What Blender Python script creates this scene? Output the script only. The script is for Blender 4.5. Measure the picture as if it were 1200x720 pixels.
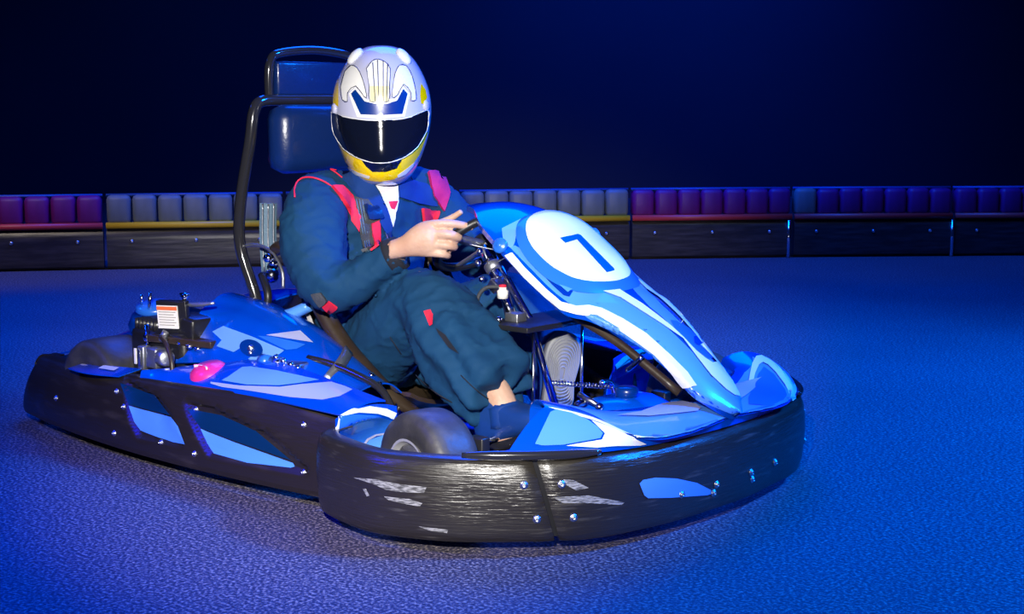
import bpy, bmesh, math, random
from mathutils import Vector, Matrix, noise
from mathutils.bvhtree import BVHTree
for o in list(bpy.data.objects): bpy.data.objects.remove(o)
S = bpy.context.scene; C = S.collection
PI = math.pi; random.seed(7)
V = Vector
# ------------------------------------------------------------------ camera
YAW, PITCH = 2.29889, 0.14286
cd = bpy.data.cameras.new('camera'); cam = bpy.data.objects.new('camera', cd); C.objects.link(cam)
cam.location = (3.4409, -2.93525, 1.01176)
fw = V((math.cos(YAW)*math.cos(PITCH), math.sin(YAW)*math.cos(PITCH), -math.sin(PITCH)))
cam.rotation_euler = fw.to_track_quat('-Z', 'Y').to_euler()
cd.sensor_width = 36; cd.lens = 1726.79/1200*36; cd.clip_end = 100
S.camera = cam
# ------------------------------------------------------------------ world, lights, exposure
S.view_settings.view_transform = 'Standard'; S.view_settings.look = 'None'
S.view_settings.exposure = 0.0; S.view_settings.gamma = 1; S.view_settings.use_curve_mapping = False
w = bpy.data.worlds.new('world'); S.world = w; w.use_nodes = True
w.node_tree.nodes['Background'].inputs[0].default_value = (0.004, 0.03, 0.30, 1)
w.node_tree.nodes['Background'].inputs[1].default_value = 0.10
def light(kind, name, loc, aim, energy, col, size=0.3, cone=60, blend=0.5, sy=None):
    d = bpy.data.lights.new(name, kind); d.energy = energy; d.color = col
    if kind == 'SPOT': d.spot_size = math.radians(cone); d.spot_blend = blend; d.shadow_soft_size = size
    if kind == 'AREA':
        d.size = size
        if sy: d.shape = 'RECTANGLE'; d.size_y = sy
    o = bpy.data.objects.new(name, d); C.objects.link(o); o.location = loc
    o.rotation_euler = (V(aim)-V(loc)).to_track_quat('-Z', 'Y').to_euler()
    return o
light('SPOT', 'camera_flash', (3.25, -3.15, 1.75), (0.6, -0.25, 0.45), 1250, (1, .96, .90), .05, 33, .9)
light('SPOT', 'barrier_fill_left', (-2.6, -.6, 3.2), (-4.3, 1.75, 0.22), 150, (1, .86, .72), .15, 34, .9)  # fill spot added to brighten the left barrier
light('SPOT', 'track_lamp_right', (0.2, 3.6, 3.0), (-1.2, 5.4, .2), 16, (.6, .8, 1), .12, 55, .9)
light('AREA', 'blue_flood_overhead', (-1.6, 2.8, 4.6), (-1.0, 2.6, 0), 520, (0, .08, 1), 3.2)
light('SPOT', 'blue_flood_right', (4.6, 2.6, 4.4), (2.2, 1.3, 0), 5200, (0, .16, 1), .4, 66, .9)
light('SPOT', 'blue_flood_left', (-1.0, -4.2, 3.4), (.20, -1.85, 0), 1900, (0, .01, 1), .3, 36, .9)
light('SPOT', 'blue_flood_rear', (-4.4, -2.6, 3.6), (-2.2, .3, 0), 1900, (0, .07, 1), .4, 50, .9)
light('SPOT', 'wall_wash_centre', (-2.9, 7.2, 4.6), (-5.2, 9.2, 2.6), 900, (0, .06, 1), .5, 100, 1)
light('SPOT', 'wall_wash_left', (-6.4, 4.0, 4.6), (-8.2, 5.6, 3.2), 50, (0, .16, 1), .5, 60, 1)
# ------------------------------------------------------------------ materials
def mat(name, col, rough=.5, metal=0, coat=0, spec=.5, bump=None, mix=None, trans=0, sheen=0):
    m = bpy.data.materials.new(name); m.use_nodes = True; nt = m.node_tree; b = nt.nodes['Principled BSDF']
    b.inputs['Base Color'].default_value = (*col, 1); b.inputs['Roughness'].default_value = rough
    b.inputs['Metallic'].default_value = metal; b.inputs['Coat Weight'].default_value = coat
    b.inputs['Coat Roughness'].default_value = .06
    b.inputs['Specular IOR Level'].default_value = spec
    b.inputs['Transmission Weight'].default_value = trans
    if sheen: b.inputs['Sheen Weight'].default_value = sheen; b.inputs['Sheen Roughness'].default_value = .5
    tc = nt.nodes.new('ShaderNodeTexCoord')
    def nz(scale, st=(1, 1, 1), detail=4):
        mp = nt.nodes.new('ShaderNodeMapping'); mp.inputs['Scale'].default_value = st
        nt.links.new(tc.outputs['Object'], mp.inputs[0])
        n = nt.nodes.new('ShaderNodeTexNoise'); n.inputs['Scale'].default_value = scale; n.inputs['Detail'].default_value = detail
        nt.links.new(mp.outputs[0], n.inputs['Vector']); return n
    if bump:
        n = nz(bump[0], bump[2] if len(bump) > 2 else (1, 1, 1)); bp = nt.nodes.new('ShaderNodeBump')
        bp.inputs['Strength'].default_value = bump[1]; bp.inputs['Distance'].default_value = .004
        nt.links.new(n.outputs['Fac'], bp.inputs['Height']); nt.links.new(bp.outputs[0], b.inputs['Normal'])
    if mix:   # (scale, stretch, lo, hi, colour2)
        n = nz(mix[0], mix[1]); r = nt.nodes.new('ShaderNodeValToRGB')
        r.color_ramp.elements[0].position = mix[2]; r.color_ramp.elements[1].position = mix[3]
        r.color_ramp.elements[0].color = (*col, 1); r.color_ramp.elements[1].color = (*mix[4], 1)
        nt.links.new(n.outputs['Fac'], r.inputs[0]); nt.links.new(r.outputs[0], b.inputs['Base Color'])
    return m
M = dict(
 paint=mat('gloss_blue_paint', (.0, .075, .62), .22, coat=1, mix=(3, (1, 1, 1), .35, .7, (.0, .055, .50))),
 sky=mat('sky_blue_vinyl', (.09, .30, .80), .3, coat=.6),
 sky2=mat('pale_blue_vinyl', (.15, .36, .80), .3, coat=.6),
 midblue=mat('mid_blue_vinyl', (.02, .15, .66), .3, coat=.6),
 navyv=mat('navy_vinyl', (.0, .03, .22), .3, coat=.5),
 deepteal=mat('dark_teal_shade', (.0, .022, .07), .4),
 lilac=mat('lilac_grey_vinyl', (.40, .43, .66), .3, coat=.5),
 white=mat('white_vinyl', (.82, .82, .84), .35, coat=.4),
 plate=mat('white_plate', (.86, .87, .90), .3, coat=.4),
 plastic=mat('scuffed_black_plastic', (.020, .017, .013), .30, spec=.8, mix=(9, (1, 1, 9), .58, .80, (.085, .08, .07)), bump=(16, .5, (1, 1, 14))),
 podblack=mat('brown_black_plastic', (.017, .013, .009), .36, spec=.45, mix=(6, (1, 1, 5), .55, .85, (.045, .036, .028)), bump=(12, .25, (1, 1, 8))),
 scuff=mat('pale_scuff_mark', (.34, .34, .34), .6, mix=(60, (1, 1, 6), .4, .62, (.06, .06, .06))),
 black=mat('satin_black', (.012, .012, .014), .4), gloss=mat('gloss_black_tube', (.02, .02, .024), .15, coat=1),
 brown=mat('worn_brown_black_shell', (.028, .017, .010), .38, mix=(12, (1, 1, 1), .4, .8, (.05, .035, .02)), bump=(40, .2)),
 rubber=mat('tyre_rubber', (.035, .034, .034), .5, bump=(60, .25), mix=(16, (1, 1, 1), .45, .8, (.08, .075, .07))),
 chrome=mat('chrome', (.85, .87, .92), .14, metal=1), steel=mat('brushed_steel', (.55, .57, .62), .32, metal=1, bump=(30, .2, (1, 1, 8))),
 alloy=mat('cast_alloy', (.42, .44, .48), .4, metal=.9, bump=(50, .3)),
 fabric=mat('navy_overall_cloth', (.004, .040, .108), .8, spec=.25, bump=(420, .3), mix=(5, (1, 1, 1), .3, .75, (.006, .056, .14))),
 fabric2=mat('blue_overall_cloth', (.006, .04, .20), .8, bump=(420, .3), spec=.25),
 darkfab=mat('dark_lining_cloth', (.010, .012, .022), .9, bump=(300, .3)),
 red=mat('red_webbing', (.75, .012, .05), .7, bump=(300, .3)), belt=mat('charcoal_webbing', (.045, .05, .06), .6, bump=(220, .5)),
 greyweb=mat('grey_webbing', (.10, .17, .24), .6, bump=(220, .5)),
 magenta=mat('magenta_webbing', (.55, .01, .12), .7, bump=(300, .3)),
 pink=mat('pink_plastic', (.85, .03, .22), .35, coat=.5),
 skin=mat('skin', (.58, .38, .28), .5, bump=(90, .3), mix=(14, (1, 1, 1), .35, .7, (.52, .29, .20))),
 shirt=mat('white_tshirt', (.78, .74, .74), .85, bump=(300, .3)),
 silver=mat('silver_lilac_shell', (.52, .53, .70), .18, coat=1), yellow=mat('yellow_shell_paint', (.95, .66, .0), .18, coat=1),
 hwhite=mat('white_shell_paint', (.85, .85, .82), .18, coat=1), cream=mat('cream_yellow_paint', (.88, .80, .40), .18, coat=1),
 visor=mat('dark_tinted_visor', (.004, .006, .016), .06, coat=1, spec=.8), trimdark=mat('dark_outline', (.01, .015, .05), .3),
 fuel=mat('blue_tank_plastic', (.0, .10, .75), .25, coat=.8), leather=mat('blue_black_padding', (.004, .02, .11), .3, coat=.3, bump=(90, .2)),
 labelw=mat('cream_label', (.85, .82, .72), .5), labelo=mat('orange_label_band', (.85, .16, .04), .5), ink=mat('grey_ink', (.35, .32, .28), .6),
 sole=mat('grey_rubber_sole', (.22, .23, .25), .6), shoe=mat('navy_shoe_leather', (.006, .04, .20), .45, bump=(80, .2)),
 rimgrey=mat('grey_wheel_rim', (.42, .42, .44), .35, metal=.25),
 blackb=mat('engine_black', (.012, .012, .016), .3, bump=(40, .3)),
)
def node_floor():
    m = bpy.data.materials.new('asphalt'); m.use_nodes = True; nt = m.node_tree; b = nt.nodes['Principled BSDF']; L = nt.links.new
    tc = nt.nodes.new('ShaderNodeTexCoord')
    n1 = nt.nodes.new('ShaderNodeTexNoise'); n1.inputs['Scale'].default_value = 125; n1.inputs['Detail'].default_value = 3; L(tc.outputs['Object'], n1.inputs['Vector'])
    v = nt.nodes.new('ShaderNodeTexVoronoi'); v.inputs['Scale'].default_value = 150; L(tc.outputs['Object'], v.inputs['Vector'])
    n2 = nt.nodes.new('ShaderNodeTexNoise'); n2.inputs['Scale'].default_value = 1.1; n2.inputs['Detail'].default_value = 3; L(tc.outputs['Object'], n2.inputs['Vector'])
    r = nt.nodes.new('ShaderNodeValToRGB'); e = r.color_ramp.elements
    e[0].position = .34; e[0].color = (.020, .018, .034, 1); e[1].position = .70; e[1].color = (.42, .35, .31, 1)
    x = r.color_ramp.elements.new(.5); x.color = (.064, .058, .094, 1)
    L(n1.outputs['Fac'], r.inputs[0])
    mx = nt.nodes.new('ShaderNodeMix'); mx.data_type = 'RGBA'; mx.blend_type = 'MULTIPLY'; mx.inputs['Factor'].default_value = .5
    r2 = nt.nodes.new('ShaderNodeValToRGB'); r2.color_ramp.elements[0].color = (.55, .55, .6, 1); r2.color_ramp.elements[0].position = .3; r2.color_ramp.elements[1].position = .7
    L(n2.outputs['Fac'], r2.inputs[0]); L(r.outputs[0], mx.inputs['A']); L(r2.outputs[0], mx.inputs['B']); L(mx.outputs['Result'], b.inputs['Base Color'])
    bp = nt.nodes.new('ShaderNodeBump'); bp.inputs['Strength'].default_value = .5; bp.inputs['Distance'].default_value = .002
    ad = nt.nodes.new('ShaderNodeMath'); ad.operation = 'SUBTRACT'; L(n1.outputs['Fac'], ad.inputs[0]); L(v.outputs['Distance'], ad.inputs[1])
    L(ad.outputs[0], bp.inputs['Height']); L(bp.outputs[0], b.inputs['Normal']); b.inputs['Roughness'].default_value = .62
    return m
# ------------------------------------------------------------------ helpers
def mesh(name, vs, fs, smooth=True):
    me = bpy.data.meshes.new(name); me.from_pydata([tuple(v) for v in vs], [], [tuple(f) for f in fs]); me.validate(); me.update()
    if smooth:
        me.polygons.foreach_set('use_smooth', [True]*len(me.polygons))
    return me
def fixn(me):
    bm = bmesh.new(); bm.from_mesh(me); bmesh.ops.recalc_face_normals(bm, faces=bm.faces); bm.to_mesh(me); bm.free()
def link(name, me, m=None, parent=None, label=None):
    if not isinstance(me, bpy.types.Mesh): me = mesh(name, *me)
    o = bpy.data.objects.new(name, me); C.objects.link(o)
    if m is not None: me.materials.clear(); me.materials.append(m)
    if parent: o.parent = parent
    if label: o['label'] = label
    return o
def sharp(me, deg=35):
    try: me.set_sharp_from_angle(angle=math.radians(deg))
    except Exception: pass
def merge(*parts):
    vs, fs = [], []
    for p in parts:
        k = len(vs); vs += [V(v) for v in p[0]]; fs += [tuple(i+k for i in f) for f in p[1]]
    return vs, fs
def mirror(g): return [V((v[0], -v[1], v[2])) for v in g[0]], [tuple(reversed(f)) for f in g[1]]
def cat(pts, n):
    pts = [V(p) for p in pts]; P = [2*pts[0]-pts[1]]+pts+[2*pts[-1]-pts[-2]]; out = []
    for i in range(1, len(P)-2):
        a, b, c, d = P[i-1:i+3]
        for k in range(n):
            t = k/n; out.append(.5*((2*b)+(c-a)*t+(2*a-5*b+4*c-d)*t*t+(3*b-a-3*c+d)*t**3))
    out.append(pts[-1].copy()); return out
def rings(R, cap0=True, cap1=True, closed=True):
    vs = [v for r in R for v in r]; n = len(R[0]); fs = []
    for i in range(len(R)-1):
        for j in range(n if closed else n-1):
            k = (j+1) % n; fs.append((i*n+j, i*n+k, (i+1)*n+k, (i+1)*n+j))
    if closed and cap0: fs.append(tuple(reversed(range(n))))
    if closed and cap1: fs.append(tuple(range((len(R)-1)*n, len(R)*n)))
    return vs, fs
def tube(pts, r, seg=10, sm=5, loop=False, flat=1.0, up=None):
    """round (or flattened) bar along a path; r number or list"""
    rr = r if isinstance(r, (list, tuple)) else [r]*len(pts)
    if sm > 1 and len(pts) > 2:
        P4 = [V((*p, q)) for p, q in zip(pts, rr)]
        if loop: P4 = P4+[P4[0]]
        c = cat([V(p[:3]) for p in P4], sm); q = cat([V((p[3], 0, 0)) for p in P4], sm)
        if loop: c = c[:-1]; q = q[:-1]
        P, rr = c, [max(x[0], 1e-4) for x in q]
    else: P = [V(p) for p in pts]
    N = len(P); T = []
    for i in range(N):
        a = P[(i-1) % N] if (loop or i > 0) else P[i]; b = P[(i+1) % N] if (loop or i < N-1) else P[i]
        T.append((b-a).normalized())
    n = V(up) if up else (V((0, 0, 1)) if abs(T[0].z) < .9 else V((1, 0, 0)))
    R = []
    for i in range(N):
        if up: n = V(up)
        n = (n-T[i]*n.dot(T[i])).normalized(); b = T[i].cross(n)
        R.append([P[i]+(n*math.cos(2*PI*k/seg)*flat+b*math.sin(2*PI*k/seg))*rr[i] for k in range(seg)])
    if loop: R.append(R[0]); 
    return rings(R, not loop, not loop)
def strap(pts, wdt, th, up, sm=6):
    """flat webbing: width along T x up"""
    P = cat(pts, sm); R = []
    for i, q in enumerate(P):
        t = (P[min(i+1, len(P)-1)]-P[max(i-1, 0)]).normalized(); u = V(up); u = (u-t*u.dot(t)).normalized(); s = t.cross(u)
        R.append([q+s*wdt/2+u*th/2, q-s*wdt/2+u*th/2, q-s*wdt/2-u*th/2, q+s*wdt/2-u*th/2])
    return rings(R)
def lathe(prof, o, d, seg=28, a0=0, a1=2*PI):
    """prof: (radius, along) list around axis d from origin o"""
    d = V(d).normalized(); u = d.orthogonal().normalized(); v = d.cross(u); o = V(o)
    full = abs(a1-a0-2*PI) < 1e-6
    R = [[o+d*h+(u*math.cos(a0+(a1-a0)*k/(seg if full else seg-1))+v*math.sin(a0+(a1-a0)*k/(seg if full else seg-1)))*max(r, 1e-4) for k in range(seg)] for r, h in prof]
    return rings(R, True, True, full)
def box(c, s, rot=None, bev=.15):
    bm = bmesh.new(); bmesh.ops.create_cube(bm, size=1)
    for v in bm.verts: v.co = V((v.co.x*s[0], v.co.y*s[1], v.co.z*s[2]))
    if bev: bmesh.ops.bevel(bm, geom=list(bm.edges), offset=min(s)*bev, segments=2, affect='EDGES', profile=.5)
    R = rot or Matrix.Identity(3)
    vs = [R @ v.co+V(c) for v in bm.verts]; bm.verts.index_update(); fs = [tuple(v.index for v in f.verts) for f in bm.faces]; bm.free(); return vs, fs
def rz(a): return Matrix.Rotation(a, 3, 'Z')
def ry(a): return Matrix.Rotation(a, 3, 'Y')
def ell(c, r, seg=20, rn=12, rot=None):
    R = []; Q = rot or Matrix.Identity(3)
    for i in range(rn+1):
        t = PI*i/rn; R.append([V(c)+Q @ V((r[0]*math.sin(t)*math.cos(2*PI*k/seg), r[1]*math.sin(t)*math.sin(2*PI*k/seg), r[2]*math.cos(t))) for k in range(seg)])
    return rings(R)
def solid(g, th, name='panel'):
    """give an open surface a thickness inwards, closing its border"""
    me = mesh(name, *g); bm = bmesh.new(); bm.from_mesh(me); bmesh.ops.recalc_face_normals(bm, faces=bm.faces); bm.normal_update()
    bm.verts.index_update(); n = len(bm.verts); vs = [v.co.copy() for v in bm.verts]+[v.co-v.normal*abs(th) for v in bm.verts]
    fs = [tuple(v.index for v in f.verts) for f in bm.faces]; fs += [tuple(reversed([i+n for i in f])) for f in fs]
    for e in bm.edges:
        if len(e.link_faces) == 1:
            l = e.link_loops[0]; i, j = l.vert.index, l.link_loop_next.vert.index; fs.append((j, i, i+n, j+n))
    bm.free(); bpy.data.meshes.remove(me); me = mesh(name, vs, fs); sharp(me, 50); return me
def voxel(g, vox, name, smooth=4):
    me = mesh(name+'_raw', *g); fixn(me); o = bpy.data.objects.new(name+'_raw', me); C.objects.link(o)
    r = o.modifiers.new('r', 'REMESH'); r.mode = 'VOXEL'; r.voxel_size = vox; r.use_smooth_shade = True
    if smooth: s = o.modifiers.new('s', 'SMOOTH'); s.factor = .5; s.iterations = smooth
    dg = bpy.context.evaluated_depsgraph_get(); out = bpy.data.meshes.new_from_object(o.evaluated_get(dg)); out.name = name
    bpy.data.objects.remove(o); bpy.data.meshes.remove(me); return out
def bvh(ob_or_me):
    if isinstance(ob_or_me, (list, tuple)):
        vs, fs = [], []
        for o in ob_or_me: k = len(vs); vs += [v.co.copy() for v in o.data.vertices]; fs += [tuple(i+k for i in p.vertices) for p in o.data.polygons]
        return BVHTree.FromPolygons(vs, fs)
    me = ob_or_me.data if hasattr(ob_or_me, 'data') else ob_or_me
    return BVHTree.FromPolygons([v.co.copy() for v in me.vertices], [tuple(p.vertices) for p in me.polygons])
def decal(name, pts, target, m, parent, off=.0012, step=.02, label=None, th=0, side=None):
    """flat vinyl cut to an outline (3D points on the surface) and laid over the target surface"""
    pts = [V(p) for p in pts]; c = sum(pts, V())/len(pts); n = V(side).normalized()
    u = n.orthogonal().normalized(); v = n.cross(u)
    bm = bmesh.new(); vv = [bm.verts.new(((p-c).dot(u), (p-c).dot(v), 0)) for p in pts]
    bm.faces.new(vv); bmesh.ops.triangulate(bm, faces=bm.faces, ngon_method='EAR_CLIP')
    for f in bm.faces:
        f.normal_update()
        if f.normal.z < 0: f.normal_flip()
    xs = [w_.co.x for w_ in vv]; ys = [w_.co.y for w_ in vv]
    for ax, lo, hi in ((0, min(xs), max(xs)), (1, min(ys), max(ys))):
        k = lo+step
        while k < hi:
            co = [0, 0, 0]; co[ax] = k; no = [0, 0, 0]; no[ax] = 1
            bmesh.ops.bisect_plane(bm, geom=list(bm.verts)+list(bm.edges)+list(bm.faces), plane_co=co, plane_no=no); k += step
    T = target if isinstance(target, BVHTree) else bvh(target)
    miss = set()
    for w_ in bm.verts:
        q = c+u*w_.co.x+v*w_.co.y
        h, hn, _, d = T.ray_cast(q+n*.6, -n, 1.2)
        if h is None or (h-q).length > .42:
            h, hn, _, d = T.find_nearest(q); miss.add(w_)
        if hn.dot(n) < 0: hn = -hn
        hn = (hn+n*.15).normalized()
        w_.co = h+hn*off
    bmesh.ops.delete(bm, geom=[f for f in bm.faces if all(w_ in miss for w_ in f.verts)], context='FACES')
    me = bpy.data.meshes.new(name); bm.to_mesh(me)
    if th:    # webbing and pads stand proud of the cloth
        bm.verts.index_update(); k = len(bm.verts); vs = [w_.co.copy() for w_ in bm.verts]; nn = [w_.normal.copy() for w_ in bm.verts]; bm.normal_update()
        vs = [w_.co+w_.normal*th for w_ in bm.verts]+[w_.co-w_.normal*.003 for w_ in bm.verts]
        fs = [tuple(w_.index for w_ in f.verts) for f in bm.faces]; fs += [tuple(reversed([i+k for i in f])) for f in fs]
        for e in bm.edges:
            if len(e.link_faces) == 1:
                l = e.link_loops[0]; i, j = l.vert.index, l.link_loop_next.vert.index; fs.append((j, i, i+k, j+k))
        me = mesh(name, vs, fs); sharp(me, 50)
    bm.free(); me.polygons.foreach_set('use_smooth', [True]*len(me.polygons))
    return link(name, me, m, parent, label)
def empty(name, loc=(0, 0, 0)):
    o = bpy.data.objects.new(name, None); C.objects.link(o); o.location = loc; o.empty_display_size = .1; return o
BOLT = None
def bolt(p, n, parent, r=.008, name='bolt'):
    global BOLT
    if BOLT is None:
        g = merge(lathe([(1.0, -.1), (1.0, .18), (.85, .32), (.62, .36), (.55, .62), (.42, .68), (.3, .68), (.28, .4), (0, .38)], (0, 0, 0), (0, 0, 1), 12))
        BOLT = mesh('bolt', *g); fixn(BOLT); BOLT.materials.append(M['steel'])
    o = bpy.data.objects.new(name, BOLT); C.objects.link(o); o.parent = parent
    o.matrix_local = Matrix.Translation(V(p)) @ V(n).to_track_quat('Z', 'Y').to_matrix().to_4x4() @ Matrix.Scale(r, 4)
    return o
# ------------------------------------------------------------------ setting
fl = link('floor', ([(-30, -14, 0), (14, -14, 0), (14, 30, 0), (-30, 30, 0)], [(0, 1, 2, 3)], False), node_floor()); fl['kind'] = 'structure'
d_w = V((.65, .76, 0)).normalized(); n_w = V((-d_w.y, d_w.x, 0))
wall_m = mat('dark_hall_cladding', (.022, .026, .04), .75, bump=(2, .3), mix=(.5, (1, 1, 1), .3, .7, (.014, .017, .03)))
wc = V((-2.3, 4.2, 0))+n_w*5.5
g = box(wc+V((0, 0, 4)), (.3, 44, 8), rot=Matrix((tuple(-n_w), tuple(d_w), (0, 0, 1))).transposed(), bev=0)
wl = link('wall_back', (g[0], g[1], False), wall_m); wl['kind'] = 'structure'
# trackside barrier: modules with belt, stripe rail, upright blocks
JN = [(-5.95, -.60), (-5.34, .24), (-4.70, 1.07), (-4.06, 1.90), (-3.418, 2.72), (-2.77, 3.54), (-2.10, 4.38), (-1.41, 5.15), (-.69, 5.89), (.04, 6.62), (.77, 7.35)]
bc = {'red': (.24, .012, .19), 'white': (.22, .25, .23), 'yellow': (.75, .52, .05)}
BM = {k: mat('barrier_'+k, v, .5, bump=(9, .4), mix=(7, (1, 1, .3), .4, .85, tuple(x*.55 for x in v))) for k, v in bc.items()}
BM['rail_red'] = mat('rail_red', (.75, .06, .05), .4); BM['rail_yellow'] = mat('rail_yellow', (.85, .50, .02), .4); BM['rail_orange'] = mat('rail_orange', (.8, .25, .02), .4)
BM['belt'] = mat('dark_conveyor_belt', (.028, .024, .022), .34, bump=(5, .35, (1, 1, 10)), mix=(6, (1, 1, 8), .42, .72, (.065, .055, .05)))
BM['cap'] = mat('blue_glow_edge', (.03, .09, .30), .4)
styles = ['red', 'white', 'red', 'white', 'red', 'white', 'red', 'red', 'red', 'white']
texts = ['red track barrier module at the far left end, left of the frame edge', '',
 'barrier module with violet-red blocks and red rail at the far left', 'barrier module with grey-white blocks and yellow rail left of the roll hoop',
 'red-blocked barrier module hidden mostly behind the driver and the seat', 'barrier module with white blocks and yellow rail behind the number fairing',
 'dark red-blocked barrier module just right of the number fairing', 'barrier module with one white block then red blocks, orange and red rail',
 'dim barrier module at the far right with red blocks', '']
vis = {0: 'farthest left red-blocked barrier module, outside the left edge of the view', 1: 'grey-white barrier module just outside the left edge of the view', 9: 'unlit white-blocked barrier module just outside the right edge of the view', 2: texts[2], 3: texts[3], 4: texts[4], 5: texts[5], 6: texts[6], 7: texts[7], 8: texts[8]}
def barrier(i):
    a, b = V((*JN[i], 0)), V((*JN[i+1], 0)); L = (b-a).length-.020; d = (b-a).normalized(); c = (a+b)/2
    root = empty('track_barrier', c); root.rotation_euler = (0, 0, math.atan2(d.y, d.x))   # local x along, -y faces the track
    st = styles[i]
    root['category'] = 'barrier'; root['label'] = vis[i]; root['group'] = 'track barrier modules'
    prof = [(-.01, .0), (-.035, .02), (-.042, .07), (-.036, .12), (-.043, .17), (-.036, .215), (-.015, .238), (.05, .238), (.05, 0)]
    me = mesh('belt_panel', *rings([[V((x, y, z)) for y, z in prof] for x in (-L/2, -L/4, 0, L/4, L/2)])); fixn(me); sharp(me)
    bp_ = link('belt_panel', me, BM['belt'], root)
    for x in (-L*.36, L*.0, L*.36): bolt((x, -.043, .165), (0, -1, 0), bp_, .011)
    g = tube([(-L/2, -.035, .258), (L/2, -.035, .258)], .019, 12, 1)
    rc = 'rail_red' if st == 'red' else 'rail_yellow'
    link('stripe_rail', g, BM[rc], root)
    nb = 7; bw = L/nb
    proto = None
    for k in range(nb):
        x = -L/2+bw*(k+.5); colr = st
        if i == 7: colr = 'white' if k == 0 else 'red'
        if proto is None:
            g = box((0, 0, 0), (bw*.94, .12, .17), bev=.22); me = mesh('barrier_block', *g); fixn(me); proto = {}
        key = colr
        if key not in proto:
            m2 = me.copy(); m2.materials.clear(); m2.materials.append(BM[colr]); proto[key] = m2
        o = bpy.data.objects.new('barrier_block', proto[key]); C.objects.link(o); o.parent = root
        o.location = (x, .02+random.uniform(-.006, .006), .348+random.uniform(-.003, .004))
    link('glow_cap', tube([(-L/2, .02, .432), (L/2, .02, .432)], .016, 10, 1, flat=.6), BM['cap'], root)  # added tube, its blue stands in for the glow along the top edge
    if i in (6, 7):   # chrome post added to make the lamp glint on the belt
        x = L/2-.02 if i == 6 else L/2
        link('glint_post', tube([(x, -.046, .0), (x, -.05, .236)], .012, 16, 1), M['chrome'], root)
for i in vis: barrier(i)
# ------------------------------------------------------------------ kart
kart = empty('go_kart'); kart['category'] = 'go-kart'
kart['label'] = 'blue and black racing kart numbered 7 carrying the driver on the asphalt'
# front bumper: one swept shell in three sections
half = [(.785, -.60), (.80, -.655), (.85, -.705), (.95, -.733), (1.07, -.740), (1.19, -.700), (1.29, -.632), (1.40, -.53), (1.465, -.435), (1.503, -.32), (1.525, -.17), (1.535, 0)]
pth = [V((x, y, 0)) for x, y in half]+[V((x, -y, 0)) for x, y in reversed(half[:-1])]
PT = cat(pth, 10); AL = [0]
for a, b in zip(PT[:-1], PT[1:]): AL.append(AL[-1]+(b-a).length)
LT = AL[-1]
def bp(s):
    s = min(max(s, 0), LT); k = 0
    import bisect
    k = min(max(bisect.bisect_right(AL, s)-1, 0), len(AL)-2); t = (s-AL[k])/(AL[k+1]-AL[k])
    q = PT[k].lerp(PT[k+1], t); tn = (PT[min(k+2, len(PT)-1)]-PT[max(k-1, 0)]).normalized()
    return q, V((tn.y, -tn.x, 0))     # point, outward normal
def near_s(x, y): return min(range(len(PT)), key=lambda i: (PT[i]-V((x, y, 0))).length)
sT, sB = AL[near_s(1.372, -.54)], AL[near_s(1.42, -.51)]
BPROF = [(-.035, .034), (-.010, .030), (.0, .036), (.006, .055), (.008, .09), (.009, .13), (.007, .17), (.003, .20), (-.004, .214), (-.018, .220), (-.045, .220)]
def section(s0t, s0b, s1t, s1b, n, name, label=None):
    R = []
    for i in range(n+1):
        col = []
        for o_, z in BPROF:
            f = (z-.03)/.19; a = s0b+(s0t-s0b)*f; b = s1b+(s1t-s1b)*f; e = min(i, n-i)
            s = a+(b-a)*(i/n); q, nn = bp(s)
            wob = .0015*math.sin(s*23+z*30)
            ends = -.006 if e == 0 else (-.0015 if e == 1 else 0)
            col.append(q+nn*(o_+wob+ends)+V((0, 0, z)))
        R.append(col)
    me = solid(rings(R, closed=False), -.004, name); ob = link(name, me, M['plastic'], kart, label); return ob
gap = .0055
bumL = section(0, 0, sT-gap, sB-gap, 60, 'front_bumper', 'black scuffed bumper section beside the near front wheel')
bumC = section(sT+gap, sB+gap, LT-sT-gap, LT-sB-gap, 90, 'front_bumper', 'black bumper section across the nose')
bumR = section(LT-sT+gap, LT-sB+gap, LT, LT, 60, 'front_bumper', 'black bumper section at the far front corner')
for s_ in (1, -1):
    q0, q1 = (sT+sB)/2-.10, (sT+sB)/2+.10; R = []
    for k in range(7):
        q, nn = bp(q0+(q1-q0)*k/6); q = q-nn*.016; q.y *= s_; R.append([V((q.x, q.y, .04)), V((q.x, q.y, .212))])
    link('joint_backing', mesh('joint_backing', *rings(R, closed=False)), M['black'], kart)  # black strip added behind the open joint to keep the gap dark
# side pods
pod_path = [(-.735, -.50), (-.72, -.545), (-.69, -.585), (-.58, -.610), (-.47, -.630), (-.23, -.658), (0, -.672), (.2, -.673), (.40, -.665), (.60, -.650), (.78, -.630)]
def podz(x): return .203+(.245-.203)*min(max((x+.7)/1.2, 0), 1)
def inpoly(x, y, P):
    r = False; j = len(P)-1
    for i in range(len(P)):
        if (P[i][1] > y) != (P[j][1] > y) and x < (P[j][0]-P[i][0])*(y-P[i][1])/(P[j][1]-P[i][1])+P[i][0]: r = not r
        j = i
    return r
def pdist(x, y, P):
    b = 9
    for i in range(len(P)):
        ax, ay = P[i-1]; cx, cy = P[i]; dx, dy = cx-ax, cy-ay
        t = max(0, min(1, ((x-ax)*dx+(y-ay)*dy)/(dx*dx+dy*dy))); b = min(b, math.hypot(x-ax-t*dx, y-ay-t*dy))
    return b
DENT = [[(-.085, .222), (.10, .198), (.175, .165), (.262, .088), (.05, .080), (.0, .12)], [(.215, .205), (.33, .205), (.56, .17), (.735, .098), (.70, .085), (.36, .080)]]
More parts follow.
